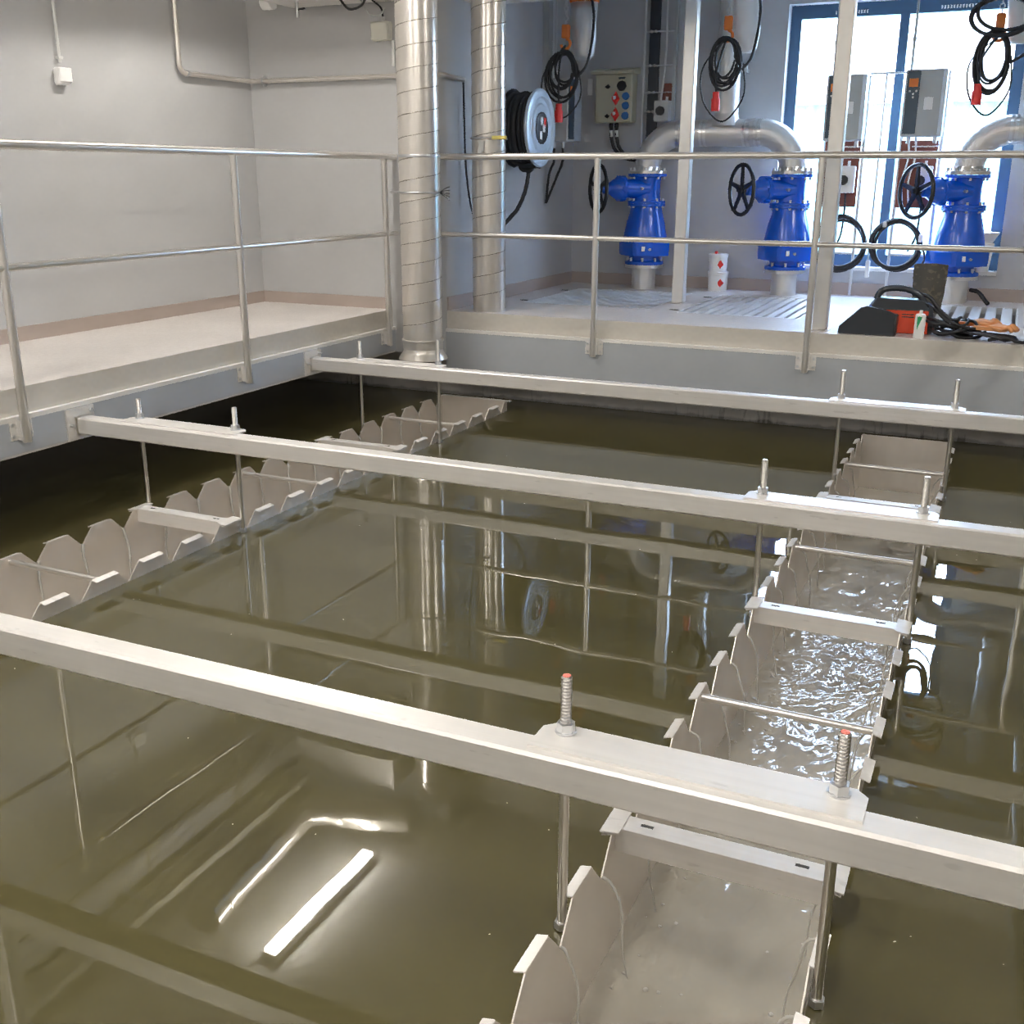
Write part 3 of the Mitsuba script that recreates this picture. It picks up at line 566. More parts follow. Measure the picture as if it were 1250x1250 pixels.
# ------------------------------------------------------------------ back wall: socket panel, isolator, ladder
t = thing('socket_distribution_box', 'beige socket distribution box with red and blue outlets on the back wall', 'socket box')
x0, x1, z0, z1, yf = .665, 1.005, 2.10, 2.50, YB - .14
part(t, 'body', cbox(x0, x1, yf, YB, z0, z1, .010), 'box_beige', 30)
part(t, 'hood', hull([(x, y, z) for x in (x0 - .025, x1 + .025) for y, z in ((yf - .05, z1 - .005), (yf - .05, z1 + .02), (YB, z1 + .055), (YB, z1))]), 'box_beige', False)
def disc_y(x, z, r, mat_, d=.022, name='outlet', n=20, lab=None): return part(t, name, cyl((x, yf, z), (x, yf - d, z), r, n, r * .92), mat_, 30, lab)
disc_y(x0 + .245, z1 - .10, .042, 'rubber')
for z in (z1 - .185, z1 - .262, z1 - .345): disc_y(x0 + .285, z, .032, 'blue_plastic', lab='blue outlet')
for z in (z1 - .205, z1 - .335):
    k = part(t, 'power_outlet', hull([(x0 + .195 + a, yf - d, z + b) for a, b, d in ((-.035, 0, 0), (.035, 0, 0), (0, .065, 0), (0, -.055, 0), (-.028, .0, .04), (.028, 0, .04), (0, .04, .03), (0, -.04, .04))]), 'red', False, 'red outlet')
    part(k, 'cap_label', box(x0 + .183, x0 + .207, yf - .044, yf - .038, z - .005, z + .022), 'white_plastic', False)
for z in (z1 - .105, z1 - .345): part(t, 'lid_latch', hull([(x0 + .12 + a, yf - d, z + b) for a, b in ((-.028, 0), (.022, 0), (0, .018), (0, -.018)) for d in (0, .01)]), 'rubber', False)
part(t, 'maker_mark', box(x0 + .215, x0 + .275, yf - .0015, yf, z1 - .045, z1 - .03), 'drive_dark', False)
for q in (.13, .18):
    part(t, 'gland', cyl((x0 + q, YB - .06, z0 - .04), (x0 + q, YB - .06, z0), .017, 12), 'rubber', True)
    part(t, 'cable', sweep(bez([(x0 + q, YB - .06, z0 - .04), (x0 + q + .005, YB - .06, z0 - .12), (x0 + q + .04, YB - .055, z0 - .22), (x0 + q + .13, YB - .04, z0 - .29), (x0 + q + .22, YB - .03, z0 - .31)], 24), .015, 10), 'rubber', True)
    part(t, 'cable_marker', cyl((x0 + q + .0, YB - .06, z0 - .06), (x0 + q + .004, YB - .06, z0 - .115), .0156, 10), 'white_plastic', True)
t = thing('motor_isolator', 'grey switch box with a round black knob beside the farther column', 'switch')
x0, x1, z0, z1, yf = 1.20, 1.335, 2.105, 2.275, 2.36
part(t, 'body', cbox(x0, x1, yf, yf + .09, z0, z1, .008), 'box_grey', 30)
part(t, 'knob', cyl(((x0 + x1) / 2 - .005, yf, z0 + .085), ((x0 + x1) / 2 - .005, yf - .03, z0 + .085), .037, 20), 'rubber', 30)
part(t, 'gland', cyl((x1 - .03, yf + .04, z1), (x1 - .03, yf + .04, z1 + .03), .012, 10), 'white_plastic', True)
part(t, 'back_board', box(x0 + .04, x1 + .02, yf + .09, yf + .10, z1 - .02, z1 + .14), 'backboard', False, 'rust brown mounting board')
part(t, 'mount', box(x0 + .02, x1 - .02, yf + .09, YB, z0 + .02, z0 + .06), 'zinc', False)
single('supply_cable', sweep(bez([(1.25, 2.40, 2.275), (1.262, 2.42, 2.45), (1.268, 2.44, 2.7), (1.262, 2.45, 3.0), (1.26, 2.45, 3.5)], 24), .009, 8), 'conduit', 'light grey cable dropping into the grey switch box', 'cable', True)
t = thing('cable_ladder', 'dark vertical cable ladder with slim conduits on the back wall', 'cable ladder')
part(t, 'web', box(1.11, 1.20, YB - .035, YB - .012, 1.95, CEIL), 'dark_plastic', False)
part(t, 'rail', box(1.335, 1.36, YB - .06, YB - .012, 1.95, CEIL), 'drive_grey', False)
part(t, 'conduit', cyl((1.075, YB - .05, 1.90), (1.075, YB - .05, CEIL), .010, 10), 'conduit', True)
for z in (2.19, 2.345, 2.56, 2.83):
    part(t, 'rung', cyl((1.06, YB - .035, z), (1.36, YB - .035, z), .007, 8), 'zinc', True)
    part(t, 'clip', join(cyl((1.13, YB - .045, z), (1.13, YB - .06, z), .013, 10), cyl((1.17, YB - .045, z), (1.17, YB - .06, z), .013, 10)), 'steel_bright', True)
for x, z, h, n in ((1.70, 2.50, .06, 'small white junction box on the back wall right of the farther column'), (1.735, 2.29, .11, 'pale wall box behind the hanging red plug above the header pipe')):
    t = thing('wall_box', n, 'junction box')
    part(t, 'body', cbox(x - .035, x + .035, YB - .045, YB - .001, z - h / 2, z + h / 2, .005), 'white_plastic', 30)
    part(t, 'port', cyl((x, YB - .045, z), (x, YB - .05, z), .014, 12), 'drive_grey', 30)
single('label_plate', join(cbox(.545, .59, YB - .006, YB, 2.34, 2.475, .001)), 'white_plastic', 'narrow white label plate on the back wall beside the socket box', 'label', False)

# ------------------------------------------------------------------ pumps: riser, check valve, gate valve with handwheel
VD = V(-.743, -.669, 0)                       # handwheel direction
VS = V(.669, -.743, 0)
def valve_stack(x, y, label, wl):
    t = thing('valve_stack', label, 'valve'); o = (x, y, 0)
    part(t, 'riser_stub', lathe([(.105, ZD), (.105, .89)], o, n=32), 'steel_pipe', 40)
    part(t, 'base_flange', lathe([(.168, .885), (.168, .912)], o, n=36), 'steel_bright', 40)
    # check valve body
    bx = []
    for q, hh in ((.235, .99), (.245, 1.02), (.245, 1.10), (.20, 1.14)):
        for a in np.arange(16) * np.pi / 8:
            ca, sa = math.cos(a), math.sin(a); m_ = max(abs(ca), abs(sa)) ** .6
            rr = q * (.82 / max(.82, 1)) * (1.0 if ca > 0 else .92) 
            bx.append(V(x, y, hh) + VD * rr * ca / m_ * 1.0 + VS * .185 * sa / m_)
    part(t, 'check_valve', join(lathe([(.168, .913), (.168, .938), (.13, .95), (.13, 1.0)], o, n=36), hull(bx), lathe([(.188, 1.10), (.186, 1.16), (.165, 1.27), (.140, 1.36), (.132, 1.405), (.162, 1.408), (.162, 1.428)], o, n=36)), 'valve_blue', 30)
    part(t, 'cover_plate', hull([V(x, y, z) + VS * d + VD * a for z in (1.0, 1.10) for d, a in ((.17, -.02), (.17, .19), (.20, .0), (.20, .17))]), 'valve_blue', False)
    part(t, 'name_plate', hull([V(x, y, z) + VS * d + VD * a for z in (1.035, 1.075) for d in (.199, .203) for a in (.09, .12)]), 'white_plastic', False)
    part(t, 'bonnet_rib', hull([V(x, y, z) + VS * d + VD * a for z, d in ((1.14, .19), (1.37, .135), (1.37, .10), (1.14, .10)) for a in (-.012, .012)]), 'valve_blue', False)
    # gate valve
    core = lathe([(.162, 1.430), (.162, 1.449), (.118, 1.455), (.114, 1.52), (.114, 1.60), (.120, 1.645), (.165, 1.652), (.165, 1.674)], o, n=36)
    cone = []
    for a in np.arange(14) * 2 * np.pi / 14:
        ca, sa = math.cos(a), math.sin(a)
        cone += [V(x, y, 1.553) + VD * .02 + VS * .125 * ca + V(0, 0, .088) * sa, V(x, y, 1.553) + VD * .225 + VS * .085 * ca + V(0, 0, .075) * sa]
    part(t, 'gate_valve', join(core, hull(cone)), 'valve_blue', 30)
    bo = V(x, y, 1.553)
    part(t, 'bonnet', lathe([(.098, .215), (.104, .225), (.104, .248), (.098, .252), (.098, .270), (.086, .295), (.062, .335), (.045, .36), (.045, .405), (.03, .41), (.022, .45)], bo, VD, 28), 'valve_blue', 30)
    for a in np.arange(6) * np.pi / 3:
        part(t, 'bonnet_lug', hull([bo + VD * d + (math.cos(a + e) * VS + math.sin(a + e) * V(0, 0, 1)) * r for d in (.222, .268) for e in (-.16, .16) for r in (.09, .113)]), 'valve_blue', False)
    hw = part(t, 'handwheel', sweep(arc(bo + VD * .455, VS, (0, 0, 1), .195, 0, 2 * np.pi, 49)[:-1], .0155, 12, True), 'black_iron', True)
    part(hw, 'hub', lathe([(.036, .43), (.036, .475), (.016, .478), (.016, .495)], bo, VD, 18), 'black_iron', 30)
    for k in range(5):
        a = .35 + k * 2 * np.pi / 5; e = math.cos(a) * VS + math.sin(a) * V(0, 0, 1); f_ = -math.sin(a) * VS + math.cos(a) * V(0, 0, 1)
        part(hw, 'spoke', hull([bo + VD * (.452 + dd) + e * rr + f_ * ww for rr, w_ in ((.025, .020), (.19, .0125)) for ww in (-w_, w_) for dd in (-.008, .008)]), 'black_iron', False)
    part(t, 'top_flange', lathe([(.165, 1.676), (.165, 1.700), (.118, 1.703), (.112, 1.735)], o, n=36), 'steel_bright', 30)
    for z0, z1, rb in ((.938, .972, .148), (1.392, 1.472, .143), (1.63, 1.725, .146)):
        for k in range(8):
            a = .2 + k * np.pi / 4; px, py = x + rb * math.cos(a), y + rb * math.sin(a)
            part(t, 'bolt', cyl((px, py, z0), (px, py, z1), .011, 6), 'zinc', False)
    part(t, 'drain_plug', cyl(V(x, y, 1.553) + VS * .10 + VD * .1, V(x, y, 1.553) + VS * .135 + VD * .1, .012, 8), 'zinc', 30)
    part(t, 'drain_plug', cyl(V(x, y, 1.05) + VS * .19 + VD * .045, V(x, y, 1.05) + VS * .212 + VD * .045, .012, 8), 'zinc', 30)
    return t
PX = (1.205, 2.44, 3.775, 5.05); PY = (2.25, 2.25, 2.27, 2.28)
wl = ('left', 'middle', 'right', 'far right')
valve_stack(PX[0], PY[0], 'blue valve stack left of the farther column, leftmost of the pump risers', 0)
valve_stack(PX[1], PY[1], 'blue valve stack standing between the two columns beside the paint pails', 1)
valve_stack(PX[2], PY[2], 'blue valve stack behind the welding machine, right of the black cable coil', 2)
HZ, HR, PR = 2.0, 0.28, .1085
def header(xa, xb, y, label, tee):
    t = thing('header_pipe', label, 'pipe')
    part(t, 'pipe', sweep(np.vstack([[(xa, y, 1.703)], arc((xa + HR, y, HZ - HR), (-1, 0, 0), (0, 0, 1), HR, 0, np.pi / 2, 16), arc((xb - HR, y, HZ - HR), (0, 0, 1), (1, 0, 0), HR, 0, np.pi / 2, 16), [(xb, y, 1.703)]]), PR, 36), 'steel_pipe', 50)
    part(t, 'tee_branch', join(cyl((tee, y, HZ), (tee, y, CEIL - .002), .098, 32), lathe([(.135, HZ + .055), (.112, HZ + .10), (.098, HZ + .15)], (tee, y, 0), n=32, caps=False)), 'steel_pipe', 50)
    for bx_ in (xa + HR + .01, tee - .17, tee + .19, xb - HR - .01):
        part(t, 'weld_band', join(cyl((bx_ - .032, y, HZ), (bx_ - .012, y, HZ), PR + .0012, 36), cyl((bx_ + .004, y, HZ), (bx_ + .026, y, HZ), PR + .0012, 36)), 'steel_bright', 50)
    part(t, 'pipe_clamp', join(lathe([(.105, 2.47), (.105, 2.51)], (tee, y, 0), n=32), box(tee + .10, tee + .15, y - .02, y + .02, 2.465, 2.515), box(tee - .15, tee - .10, y - .02, y + .02, 2.465, 2.515), box(tee - .12, tee + .12, y + .08, YB - .002, 2.475, 2.505)), 'zinc', 30)
header(PX[0], PX[1], PY[0], 'thick stainless header pipe bridging the left and middle valve stacks', 1.865)
header(PX[2], PX[3], PY[2], 'thick stainless header pipe bending right from the right valve stack', 4.45)

# ------------------------------------------------------------------ gratings: every bar its own part
for gi, (a, b, c_, d_) in enumerate(G):
    t = thing('floor_grating', ('fine mesh floor grating in front of the left valve stack', 'coarse bar floor grating in front of the middle valve stack', 'bar floor grating behind the welding machine and gloves')[gi], 'grating')
    part(t, 'frame', join(box(a, b, c_, c_ + .012, ZD - .05, ZD), box(a, b, d_ - .012, d_, ZD - .05, ZD), box(a, a + .012, c_ + .012, d_ - .012, ZD - .05, ZD), box(b - .012, b, c_ + .012, d_ - .012, ZD - .05, ZD)), 'grate_steel', False)
    step = (.060, .075, .10)[gi]; wd = (.030, .052, .070)[gi]; n_ = int((b - a - .03) / step)
    for k in range(n_):
        x = a + .02 + (k + .5) * (b - a - .04) / n_
        part(t, 'bar', box(x - wd / 2, x + wd / 2, c_ + .012, d_ - .012, ZD - .03, ZD - .001), 'grate_steel', False)
    if gi == 0:
        for k in range(15):
            y = c_ + .03 + (k + .5) * (d_ - c_ - .06) / 15
            part(t, 'cross_bar', box(a + .012, b - .012, y - .007, y + .007, ZD - .030, ZD - .010), 'grate_steel', False)
    for q in ((a - .045, c_ + .12), (a - .045, d_ - .25)):
        part(t, 'hinge', cbox(q[0] - .035, q[0] + .03, q[1] - .012, q[1] + .012, ZD, ZD + .006, .002), 'skin_grey', False)

# ------------------------------------------------------------------ paint pails
def pail(x, y, z, r, h, label, tilt=0.0):
    t = thing('paint_pail', label, 'pail', 'paint pails stacked by the back wall')
    part(t, 'body', lathe([(r * .9, z), (r * .97, z + h * .80), (r, z + h * .82), (r, z + h * .88), (r * .98, z + h * .90)], (x, y, 0), n=30), 'white_plastic', 30)
    part(t, 'lid', lathe([(r * 1.04, z + h * .90), (r * 1.04, z + h * .97), (r * .95, z + h), (r * .9, z + h * .985)], (x, y, 0), n=30), 'white_plastic', 30)
    n = V(.12, -.99, 0); s = V(.99, .12, 0); c = V(x, y, z + h * .42) + n * (r * .955)
    c = c + s * r * .35 - n * r * .07
    part(t, 'hazard_diamond', hull([c + s * a + V(0, 0, b) + n * e for a, b in ((-.03, 0), (.03, 0), (0, .035), (0, -.035)) for e in (-.004, .004)]), 'red', False, 'small red hazard diamond')
    return t
pail(1.85, 2.355, ZD, .088, .165, 'white paint pail standing on the deck by the back wall, lower of the two')
pl = pail(1.845, 2.35, ZD + .165, .083, .15, 'white paint pail with a dented side, upper of the two stacked pails')
part(pl, 'red_cap', cyl((1.83, 2.33, ZD + .315), (1.83, 2.33, ZD + .335), .014, 10), 'red', 30)

# ------------------------------------------------------------------ motor drives on stands in front of the window
for i, (x0, lab) in enumerate(((2.665, 'motor drive box on the left stand by the window, half hidden by the nearer column'), (3.25, 'motor drive box with an orange display on the right stand by the window'))):
    x1 = x0 + .30; y0, y1 = 2.22, 2.36
    st = thing('drive_stand', f'thin stand with a rust brown board carrying the {"left" if i == 0 else "right"} motor drive by the window', 'stand')
    for x in (x0 + .0, x1 - .0):
        part(st, 'upright', cyl((x, 2.385, ZD), (x, 2.385, 2.44 if i else 2.42), .0115, 10), 'conduit', True)
    for z in (2.30, 1.05, 1.90): part(st, 'crossbar', cyl((x0, 2.385, z), (x1, 2.385, z), .009, 8), 'conduit', True)
    part(st, 'back_board', box(x0 + .005, x1 - .02, 2.365, 2.373, 1.42, 1.93), 'backboard', False, 'rust brown board')
    drive(lab, x0, x1, y0, y1, 1.955 if i else 1.93, 2.44 if i else 2.42, '-y')
    t = thing('motor_isolator', f'white switch box with a black knob under the {"left" if i == 0 else "right"} motor drive', 'switch')
    part(t, 'body', cbox(x0 + .155, x0 + .265, 2.29, 2.364, 1.53, 1.74, .006), 'white_plastic', 30)
    part(t, 'knob', cyl((x0 + .18, 2.29, 1.63), (x0 + .18, 2.262, 1.63), .038, 18), 'rubber', 30)
    part(t, 'gland', cyl((x0 + .21, 2.32, 1.74), (x0 + .21, 2.32, 1.78), .012, 10), 'white_plastic', True)
    part(t, 'cable', sweep(bez([(x0 + .20, 2.32, 1.53), (x0 + .205, 2.33, 1.40), (x0 + .19, 2.35, 1.2), (x0 + .14, 2.36, 1.08)], 20), .007, 8), 'rubber', True)
    for q, zz in ((.06, 1.45), (.11, 1.42)):
        part(st, 'white_cable', sweep(bez([(x0 + q, 2.34, 1.955), (x0 + q + .01, 2.345, 1.8), (x0 + q - .02, 2.345, 1.62), (x0 + q, 2.35, zz)], 16), .0075, 8), 'white_plastic', True)
    part(st, 'cable_tie_bar', box(x0 + .09, x0 + .29, 2.32, 2.33, 1.88, 1.89), 'white_plastic', False)
    t = thing('conduit_drop', f'slim conduit dropping from the ceiling to the {"left" if i == 0 else "right"} motor drive', 'conduit')
    part(t, 'tube', cyl((x0 + .02, 2.385, 2.42), (x0 + .02, 2.385, CEIL), .010, 10), 'drive_grey', True)
    part(t, 'coupling', cyl((x0 + .02, 2.385, 2.66), (x0 + .02, 2.385, 2.69), .017, 10), 'drive_grey', True)
single('tie_bar', join(cyl((2.965, 2.40, 2.435), (3.25, 2.40, 2.435), .008, 8)), 'conduit', 'thin horizontal rod linking the two drive stands', 'rod', True)
t = thing('sensor_rod', 'thin vertical rod with a white tip hanging between the two drive stands', 'rod')
part(t, 'rod', cyl((3.09, 2.36, 1.0), (3.09, 2.40, 2.43), .008, 8), 'zinc', True)
part(t, 'tip', cbox(3.075, 3.11, 2.345, 2.375, .86, 1.0, .005), 'white_plastic', 30)

# cable coils
def coil_loops(c, u, w_, r, n, rad, seed, sq=1.0, jit=.02, hang=0.0):
    r_ = np.random.default_rng(seed); P = []; c = np.asarray(c, float)
    for k in range(n):
        rr = r * (1 + jit * 3 * (r_.random() - .5)); off = (r_.random(3) - .5) * jit * 2; a = np.linspace(0, 2 * np.pi, 37)[:-1]
        if hang: rr *= 1 - hang * r_.random(); off = off + np.asarray(w_) * (r * sq - rr * sq) * .9
        P.append(c + off + rr * (np.cos(a)[:, None] * np.asarray(u) + sq * (1 + .08 * (r_.random() - .5)) * np.sin(a)[:, None] * np.asarray(w_)))
    q = np.vstack(P); return sweep(q, rad, 7)
t = thing('cable_coil', 'black cable coil hanging on the right drive stand left of the right valve stack', 'cable')
part(t, 'loops', coil_loops((3.30, 2.28, 1.13), (.96, .1, 0), (0, 0, 1), .19, 5, .0125, 3), 'rubber', True)
part(t, 'tie', cbox(3.19, 3.22, 2.24, 2.32, 1.27, 1.315, .004), 'white_plastic', False)
part(t, 'plug', cbox(3.47, 3.50, 2.26, 2.30, 1.16, 1.22, .005), 'white_plastic', False)
part(t, 'tail', sweep(bez([(3.46, 2.28, 1.22), (3.50, 2.3, 1.13), (3.53, 2.3, 1.02), (3.46, 2.3, .93)], 14), .008, 7), 'rubber', True)
t = thing('cable_coil', 'black cable coil hanging behind the nearer column on the left drive stand', 'cable')
part(t, 'loops', coil_loops((2.85, 2.29, 1.13), (.97, .1, 0), (0, 0, 1), .20, 5, .0125, 4), 'rubber', True)
single('white_tub', lathe([(.075, WZ0 + .004), (.10, WZ0 + .22), (.085, WZ0 + .23), (.125, WZ0 + .30), (.128, WZ0 + .31), (.10, WZ0 + .31)], (3.93, YB + .0, 0), n=24), 'white_plastic', 'white plastic tub on the window sill behind the right valve stack', 'tub', 30)

# ------------------------------------------------------------------ chain hoists with pendant cables
def hoist(x, y, zb, bagm, lab, coil, plug, hook, spot, top=3.42):
    t = thing('chain_hoist', lab, 'hoist')
    part(t, 'body', rbox(x - .13, x + .13, y - .09, y + .09, zb + .62, zb + .80, .03), 'orange', 40)
    part(t, 'trolley_hanger', box(x - .03, x + .03, y - .02, y + .02, zb + .80, top), 'zinc', False)
    rows = []
    for k, (q, r, sx) in enumerate(((0, .055, 0), (.03, .085, 0), (.15, .10, .004), (.3, .108, 0), (.42, .112, 0))):
        a = np.arange(20) * 2 * np.pi / 20; wob = 1 + .05 * np.sin(3 * a + k * 1.3)
        rows.append(np.stack([x + sx + r * wob * np.cos(a), y + .75 * r * wob * np.sin(a), np.full(20, zb + q)], 1))
    v = np.vstack(rows + [[(x, y, zb - .004)], [(x, y, zb + .42)]]); f = []
    for k in range(4):
        for j in range(20):
            c = (j + 1) % 20; f += [(k * 20 + j, k * 20 + c, (k + 1) * 20 + c), (k * 20 + j, (k + 1) * 20 + c, (k + 1) * 20 + j)]
    f += [((j + 1) % 20, j, 100) for j in range(20)] + [(80 + j, 80 + (j + 1) % 20, 101) for j in range(20)]
    part(t, 'chain_bag', trimesh.Trimesh(v, f, process=False), bagm, True, 'chain bag')
    part(t, 'bag_collar', lathe([(.118, zb + .42), (.118, zb + .46), (.09, zb + .47)], (x, y, 0), n=20), 'orange', 30)
    hx, hz = hook
    ch = join([sweep(arc((hx, y - .12, hz + .10 + k * .035), (1, 0, 0) if k % 2 else (0, 1, 0), (0, 0, 1), .017, 0, 2 * np.pi, 13)[:-1], .005, 6, True) for k in range(int((zb + .62 - hz - .10) / .035))])
    part(t, 'load_chain', ch, 'zinc', True, kind='stuff')
    part(t, 'hook_block', join(cbox(hx - .03, hx + .03, y - .145, y - .095, hz - .01, hz + .09, .008)), 'orange', 30)
    part(t, 'hook', sweep(arc((hx, y - .12, hz - .05), (0, 0, 1), (1, 0, 0), .038, 0.1, 4.6, 16), .012, 8), 'orange', True)
    p = thing('pendant_cable', 'black cable coil with a red plug hung ' + spot, 'cable')
    cx, cz, rx, rz = coil
    part(p, 'loops', coil_loops((cx, y - .14, cz), (1, .05, 0), (0, 0, 1), rx, 8, .0085, int(x * 10), rz / rx, .02, .45), 'rubber', True)
    part(p, 'drop', sweep(bez([(x + .03, y - .05, zb + .62), (x + .12, y - .1, zb + .3), (x + .09, y - .13, zb - .02), (cx + rx * .9, y - .14, cz)], 20), .011, 8), 'rubber', True)
    part(p, 'outer_loop', sweep(bez([(hx, y - .13, hz - .06), (cx - rx * 1.25, y - .13, cz + .02), (cx - rx * 1.1, y - .13, cz - rz * .95), (cx, y - .13, cz - rz * 1.55), (cx + rx * 1.05, y - .13, cz - rz * .8), (cx + rx * .95, y - .13, cz + .05)], 40), .006, 7), 'rubber', True)
    px, pz = plug
    part(p, 'plug', join(cyl((px, y - .16, pz - .07), (px, y - .16, pz + .02), .034, 16), cyl((px, y - .16, pz + .02), (px, y - .16, pz + .07), .026, 16)), 'red', 30, 'red plug')
    part(p, 'plug_lead', sweep(bez([(px, y - .16, pz + .07), (px - .01, y - .15, pz + .2), (cx - rx * .2, y - .14, cz + rz * .6), (hx, y - .13, hz - .06)], 18), .009, 8), 'rubber', True)
    return t
hoist(.837, 1.6, 2.544, 'canvas', 'chain hoist with a silver bag hanging by the recess corner above the left valve stack', (.72, 2.404, .14, .195), (.697, 2.138), (.731, 2.704), 'under the silver hoist bag', CEIL - .001)
hoist(2.07, 1.9, 2.575, 'canvas_white', 'chain hoist with a white bag hanging above the paint pails', (1.955, 2.44, .145, .24), (1.90, 2.215), (1.955, 2.74), 'above the header pipe, before the tee')
hoist(4.02, 1.9, 2.56, 'canvas_white', 'chain hoist with a white bag hanging before the right edge of the window', (3.87, 2.42, .12, .22), (3.79, 2.22), (3.885, 2.66), 'before the right edge of the window')
single('hoist_cable', coil_loops((3.90, 1.72, 2.74), (1, .1, 0), (0, 0, 1), .20, 3, .013, 8, .62, .03), 'rubber', 'thick black cable looped wide in front of the window beside the right hoist', 'cable', True)
t = thing('runway_beam', 'steel runway beam under the ceiling from which the hoists hang', 'beam')
part(t, 'web', join(box(XC, XR, 1.895, 1.905, 3.44, 3.58), box(XC, XR, 1.85, 1.95, 3.42, 3.44), box(XC, XR, 1.85, 1.95, 3.58, CEIL)), 'zinc', False)

# ------------------------------------------------------------------ welding gear on the deck
t = thing('welding_machine', 'portable red and black welding machine lying on the deck edge', 'welding machine')
wx, wy = 3.53, .29
rz = .12
part(t, 'body', move(hull([(a, b, z) for a, b, z in ((-.20, -.09, .0), (-.20, .09, 0), (.20, -.09, 0), (.20, .09, 0), (-.16, -.09, .15), (-.16, .09, .15), (.195, -.09, .15), (.195, .09, .15))]), (wx, wy, ZD + .004), rz), 'machine_red', False)
part(t, 'top_shell', move(hull([(a, b, z) for a, b, z in ((-.165, -.095, .145), (-.165, .095, .145), (.20, -.095, .145), (.20, .095, .145), (-.12, -.07, .215), (-.12, .07, .215), (.16, -.07, .205), (.16, .07, .205))]), (wx, wy, ZD + .004), rz), 'dark_plastic', False)
part(t, 'handle', move(sweep(bez([(-.125, 0, .20), (-.10, 0, .25), (-.04, 0, .272), (.05, 0, .268), (.13, 0, .235), (.18, 0, .17)], 24), .020, 10), (wx, wy, ZD + .004), rz), 'dark_plastic', True)
part(t, 'front_panel', move(hull([(a, b, z) for a, b, z in ((.20, -.095, .0), (.20, .095, 0), (.235, -.085, .01), (.235, .085, .01), (.195, -.095, .185), (.195, .095, .185), (.22, -.08, .17), (.22, .08, .17))]), (wx, wy, ZD + .004), rz), 'dark_plastic', False)
part(t, 'vent_slot', join([move(box(.04 + k * .0, .11, -.0925, -.0885, .10 + k * .016, .106 + k * .016), (wx, wy, ZD + .004), rz) for k in range(2)]), 'dark_plastic', False)
t = thing('welding_mask', 'dark welding mask resting against the red welding machine', 'mask')
mx, my = 3.40, .055
prof = [(-.185, .0), (.16, .0), (.165, .11), (.15, .135), (.06, .165), (-.02, .178), (-.055, .168), (-.14, .085), (-.18, .045)]
front = [(mx + a, my - .015, ZD + .003 + z) for a, z in prof]; back = [(mx + a * .95 + .01, my + .10, ZD + .003 + z * .93) for a, z in prof]
part(t, 'shell', hull(front + back), 'dark_plastic', False)
part(t, 'rim', sweep(np.array([(mx + .158, my + q, ZD + .012 + z) for q, z in ((-.014, .0), (-.016, .05), (-.016, .10), (.03, .118), (.09, .108))]), .008, 8), 'rubber', True)
t = thing('spray_can', 'white spray can with a green triangle standing before the welding machine', 'spray can')
sx, sy = 3.702, .045
part(t, 'body', lathe([(.030, ZD), (.032, ZD + .006), (.032, ZD + .135), (.026, ZD + .148), (.012, ZD + .152)], (sx, sy, 0), n=24), 'white_plastic', 30)
part(t, 'nozzle', cyl((sx, sy, ZD + .152), (sx, sy, ZD + .172), .010, 12), 'white_plastic', 30)
part(t, 'green_triangle', hull([V(sx, sy, ZD + z) + V(math.sin(a), -math.cos(a), 0) * r for a, z in ((-.45, .135), (.35, .135), (-.35, .06)) for r in (.0375, .029)]), 'green', False)
t = thing('dark_screen', 'dark scuffed curved plate standing beside the right valve stack', 'plate')
qx, qy = 3.64, 1.45
pts = []
front = []
for k in range(9):
    a = (k - 4) / 4; ww = .115 
    front.append(((.118 * a, -.03 * (1 - a * a))))
rows = []
for z, s in ((0, .80), (.12, .92), (.30, 1.0), (.345, .99)):
    rows.append([V(qx + s * a, qy + b - .0 + z * .02, ZD + z + (.012 * (1 - (a / .118) ** 2) if z > .3 else 0)) for a, b in front])
v = np.array([q for r in rows for q in r] + [q + V(0, .006, 0) for r in rows for q in r]); f = []; N = 36
for r in range(3):
    for j in range(8):
        q = r * 9 + j; f += [(q, q + 1, q + 10), (q, q + 10, q + 9), (N + q + 1, N + q, N + q + 10), (N + q + 10, N + q, N + q + 9)]
edge = [k for k in range(8, -1, -1)] + [9 * r for r in range(1, 4)] + [27 + k for k in range(1, 9)] + [9 * r + 8 for r in range(2, 0, -1)]
for a, b in zip(edge, edge[1:] + edge[:1]): f += [(a, b, b + N), (a, b + N, a + N)]
part(t, 'sheet', trimesh.Trimesh(v, f, process=True), 'hood_plate', 30)
part(t, 'foot', box(qx - .09, qx + .09, qy - .02, qy + .10, ZD, ZD + .006), 'hood_plate', False)
# welding leads: a heap of thick black cable
hp = []
r_ = np.random.default_rng(21)
t = thing('welding_leads', 'heap of black welding leads beside the spray can', 'cable')
for k in range(9):
    cx, cy = 3.86 + r_.uniform(-.05, .09), .22 + r_.uniform(-.10, .10); a0 = r_.uniform(0, 6)
    a = np.linspace(0, 2 * np.pi * .92, 26) + a0; R1, R2 = r_.uniform(.08, .13), r_.uniform(.05, .09)
    zz = ZD + .012 + .012 * k + .02 * np.sin(a * 2 + k)
    part(t, 'loop', sweep(np.stack([cx + R1 * np.cos(a), cy + R2 * np.sin(a), np.maximum(zz, ZD + .010)], 1), .0095, 7), 'rubber', True)
for k in range(6):
    y = .05 + .03 * k
    part(t, 'strand', sweep(bez([(3.90, .2 + .02 * k, ZD + .03 + .01 * k), (4.02, .06 + .02 * k, ZD + .045), (4.12 + .02 * k, .04 + .015 * k, ZD + .035), (4.2 + .012 * k, .06 + .02 * k, ZD + .012)], 20), .0085, 7), 'rubber', True)
part(t, 'strand', sweep(bez([(4.1, .07, ZD + .01), (4.2, .05, ZD + .03), (4.27, .04, ZD + .012), (4.35, .06, ZD + .012), (4.6, .12, ZD + .012)], 20), .010, 7), 'rubber', True)
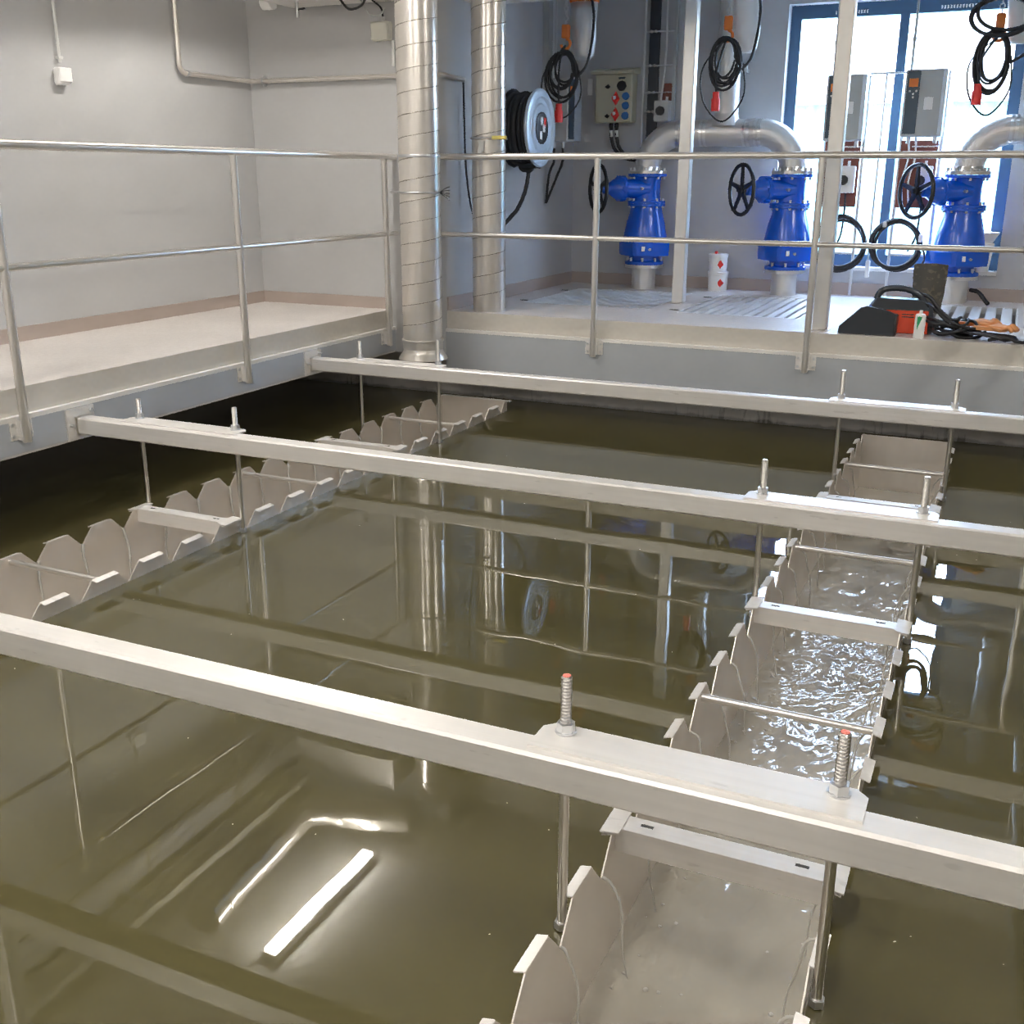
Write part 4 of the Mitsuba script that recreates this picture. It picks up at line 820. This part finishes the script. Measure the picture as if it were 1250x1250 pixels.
part(t, 'strand', sweep(bez([(3.62, .33, ZD + .24), (3.72, .30, ZD + .23), (3.80, .26, ZD + .15), (3.90, .22, ZD + .08), (3.98, .18, ZD + .03)], 24), .012, 7), 'rubber', True)
part(t, 'strand', sweep(bez([(3.66, .30, ZD + .20), (3.76, .27, ZD + .16), (3.84, .22, ZD + .10), (3.92, .2, ZD + .05)], 24), .011, 7), 'rubber', True)
part(t, 'connector', cyl((3.93, .16, ZD + .07), (3.98, .15, ZD + .055), .018, 12), 'zinc', 30)
# leather gloves
def glove(x, y, rz, z, lab, inner):
    t = thing('work_glove', lab, 'glove', 'leather work gloves on the welding leads')
    pts = []
    palm = [(0, -.045, .0), (0, .045, .0), (.10, -.05, .0), (.10, .045, .0), (.0, -.04, .03), (.0, .04, .03), (.05, .0, .046), (.10, -.045, .030), (.10, .04, .030)]
    ms = [hull(palm)]
    for k in range(4):
        yy = -.036 + k * .024; a = (k - 1.5) * .22; ln = (.05, .062, .064, .052)[k]; up = (.012, .022, .006, .016)[k]
        J = [V(.092, yy, .015), V(.092 + .55 * ln * math.cos(a), yy + .55 * ln * math.sin(a), .015 + up), V(.092 + ln * math.cos(a), yy + ln * math.sin(a), .012)]
        for p_, q_ in zip(J, J[1:]): ms.append(hull(np.vstack([trimesh.creation.icosphere(1, .0135).vertices + p_, trimesh.creation.icosphere(1, .0125).vertices + q_])))
    ms.append(hull(np.vstack([trimesh.creation.icosphere(1, .012).vertices + V(*q) for q in ((.04, -.045, .014), (.085, -.085, .012))])))
    part(t, 'hand', move(join(ms), (x, y, ZD + z), rz), 'leather', 40)
    part(t, 'cuff', move(hull([(a, b, c) for a, s in ((-.085, 1.25), (.0, .95)) for b in (-.045 * s, .045 * s) for c in (.0, .02 * s)]), (x, y, ZD + z), rz), inner, False)
glove(4.0, .235, .1, .075, 'tan leather work glove with a dark cuff on the welding leads, left one', 'orange')
glove(4.10, .16, -.25, .06, 'tan leather work glove lying flatter, right one of the pair', 'leather')
single('paper_sheet', move(trimesh.Trimesh(*[np.array(q) for q in ([(-.16, -.12, .0), (.2, -.14, .0), (.2, .16, .004), (-.10, .18, .03), (-.16, -.12, .002), (.2, -.14, .002), (.2, .16, .006), (-.10, .18, .032)], [(0, 2, 1), (0, 3, 2), (4, 5, 6), (4, 6, 7), (0, 1, 5), (0, 5, 4), (1, 2, 6), (1, 6, 5), (2, 3, 7), (2, 7, 6), (3, 0, 4), (3, 4, 7)])]), (4.36, .40, ZD + .001)), 'paper', 'pale cardboard sheet lying on the deck at the right edge of the picture', 'cardboard', False)
single('floor_hose', sweep(bez([(3.90, 2.30, ZD + .10), (3.96, 2.25, ZD + .09), (4.02, 2.2, ZD + .03), (4.04, 2.15, ZD + .016)], 14), .016, 8), 'rubber', 'short black hose curving to the floor beside the right valve stack', 'hose', True)
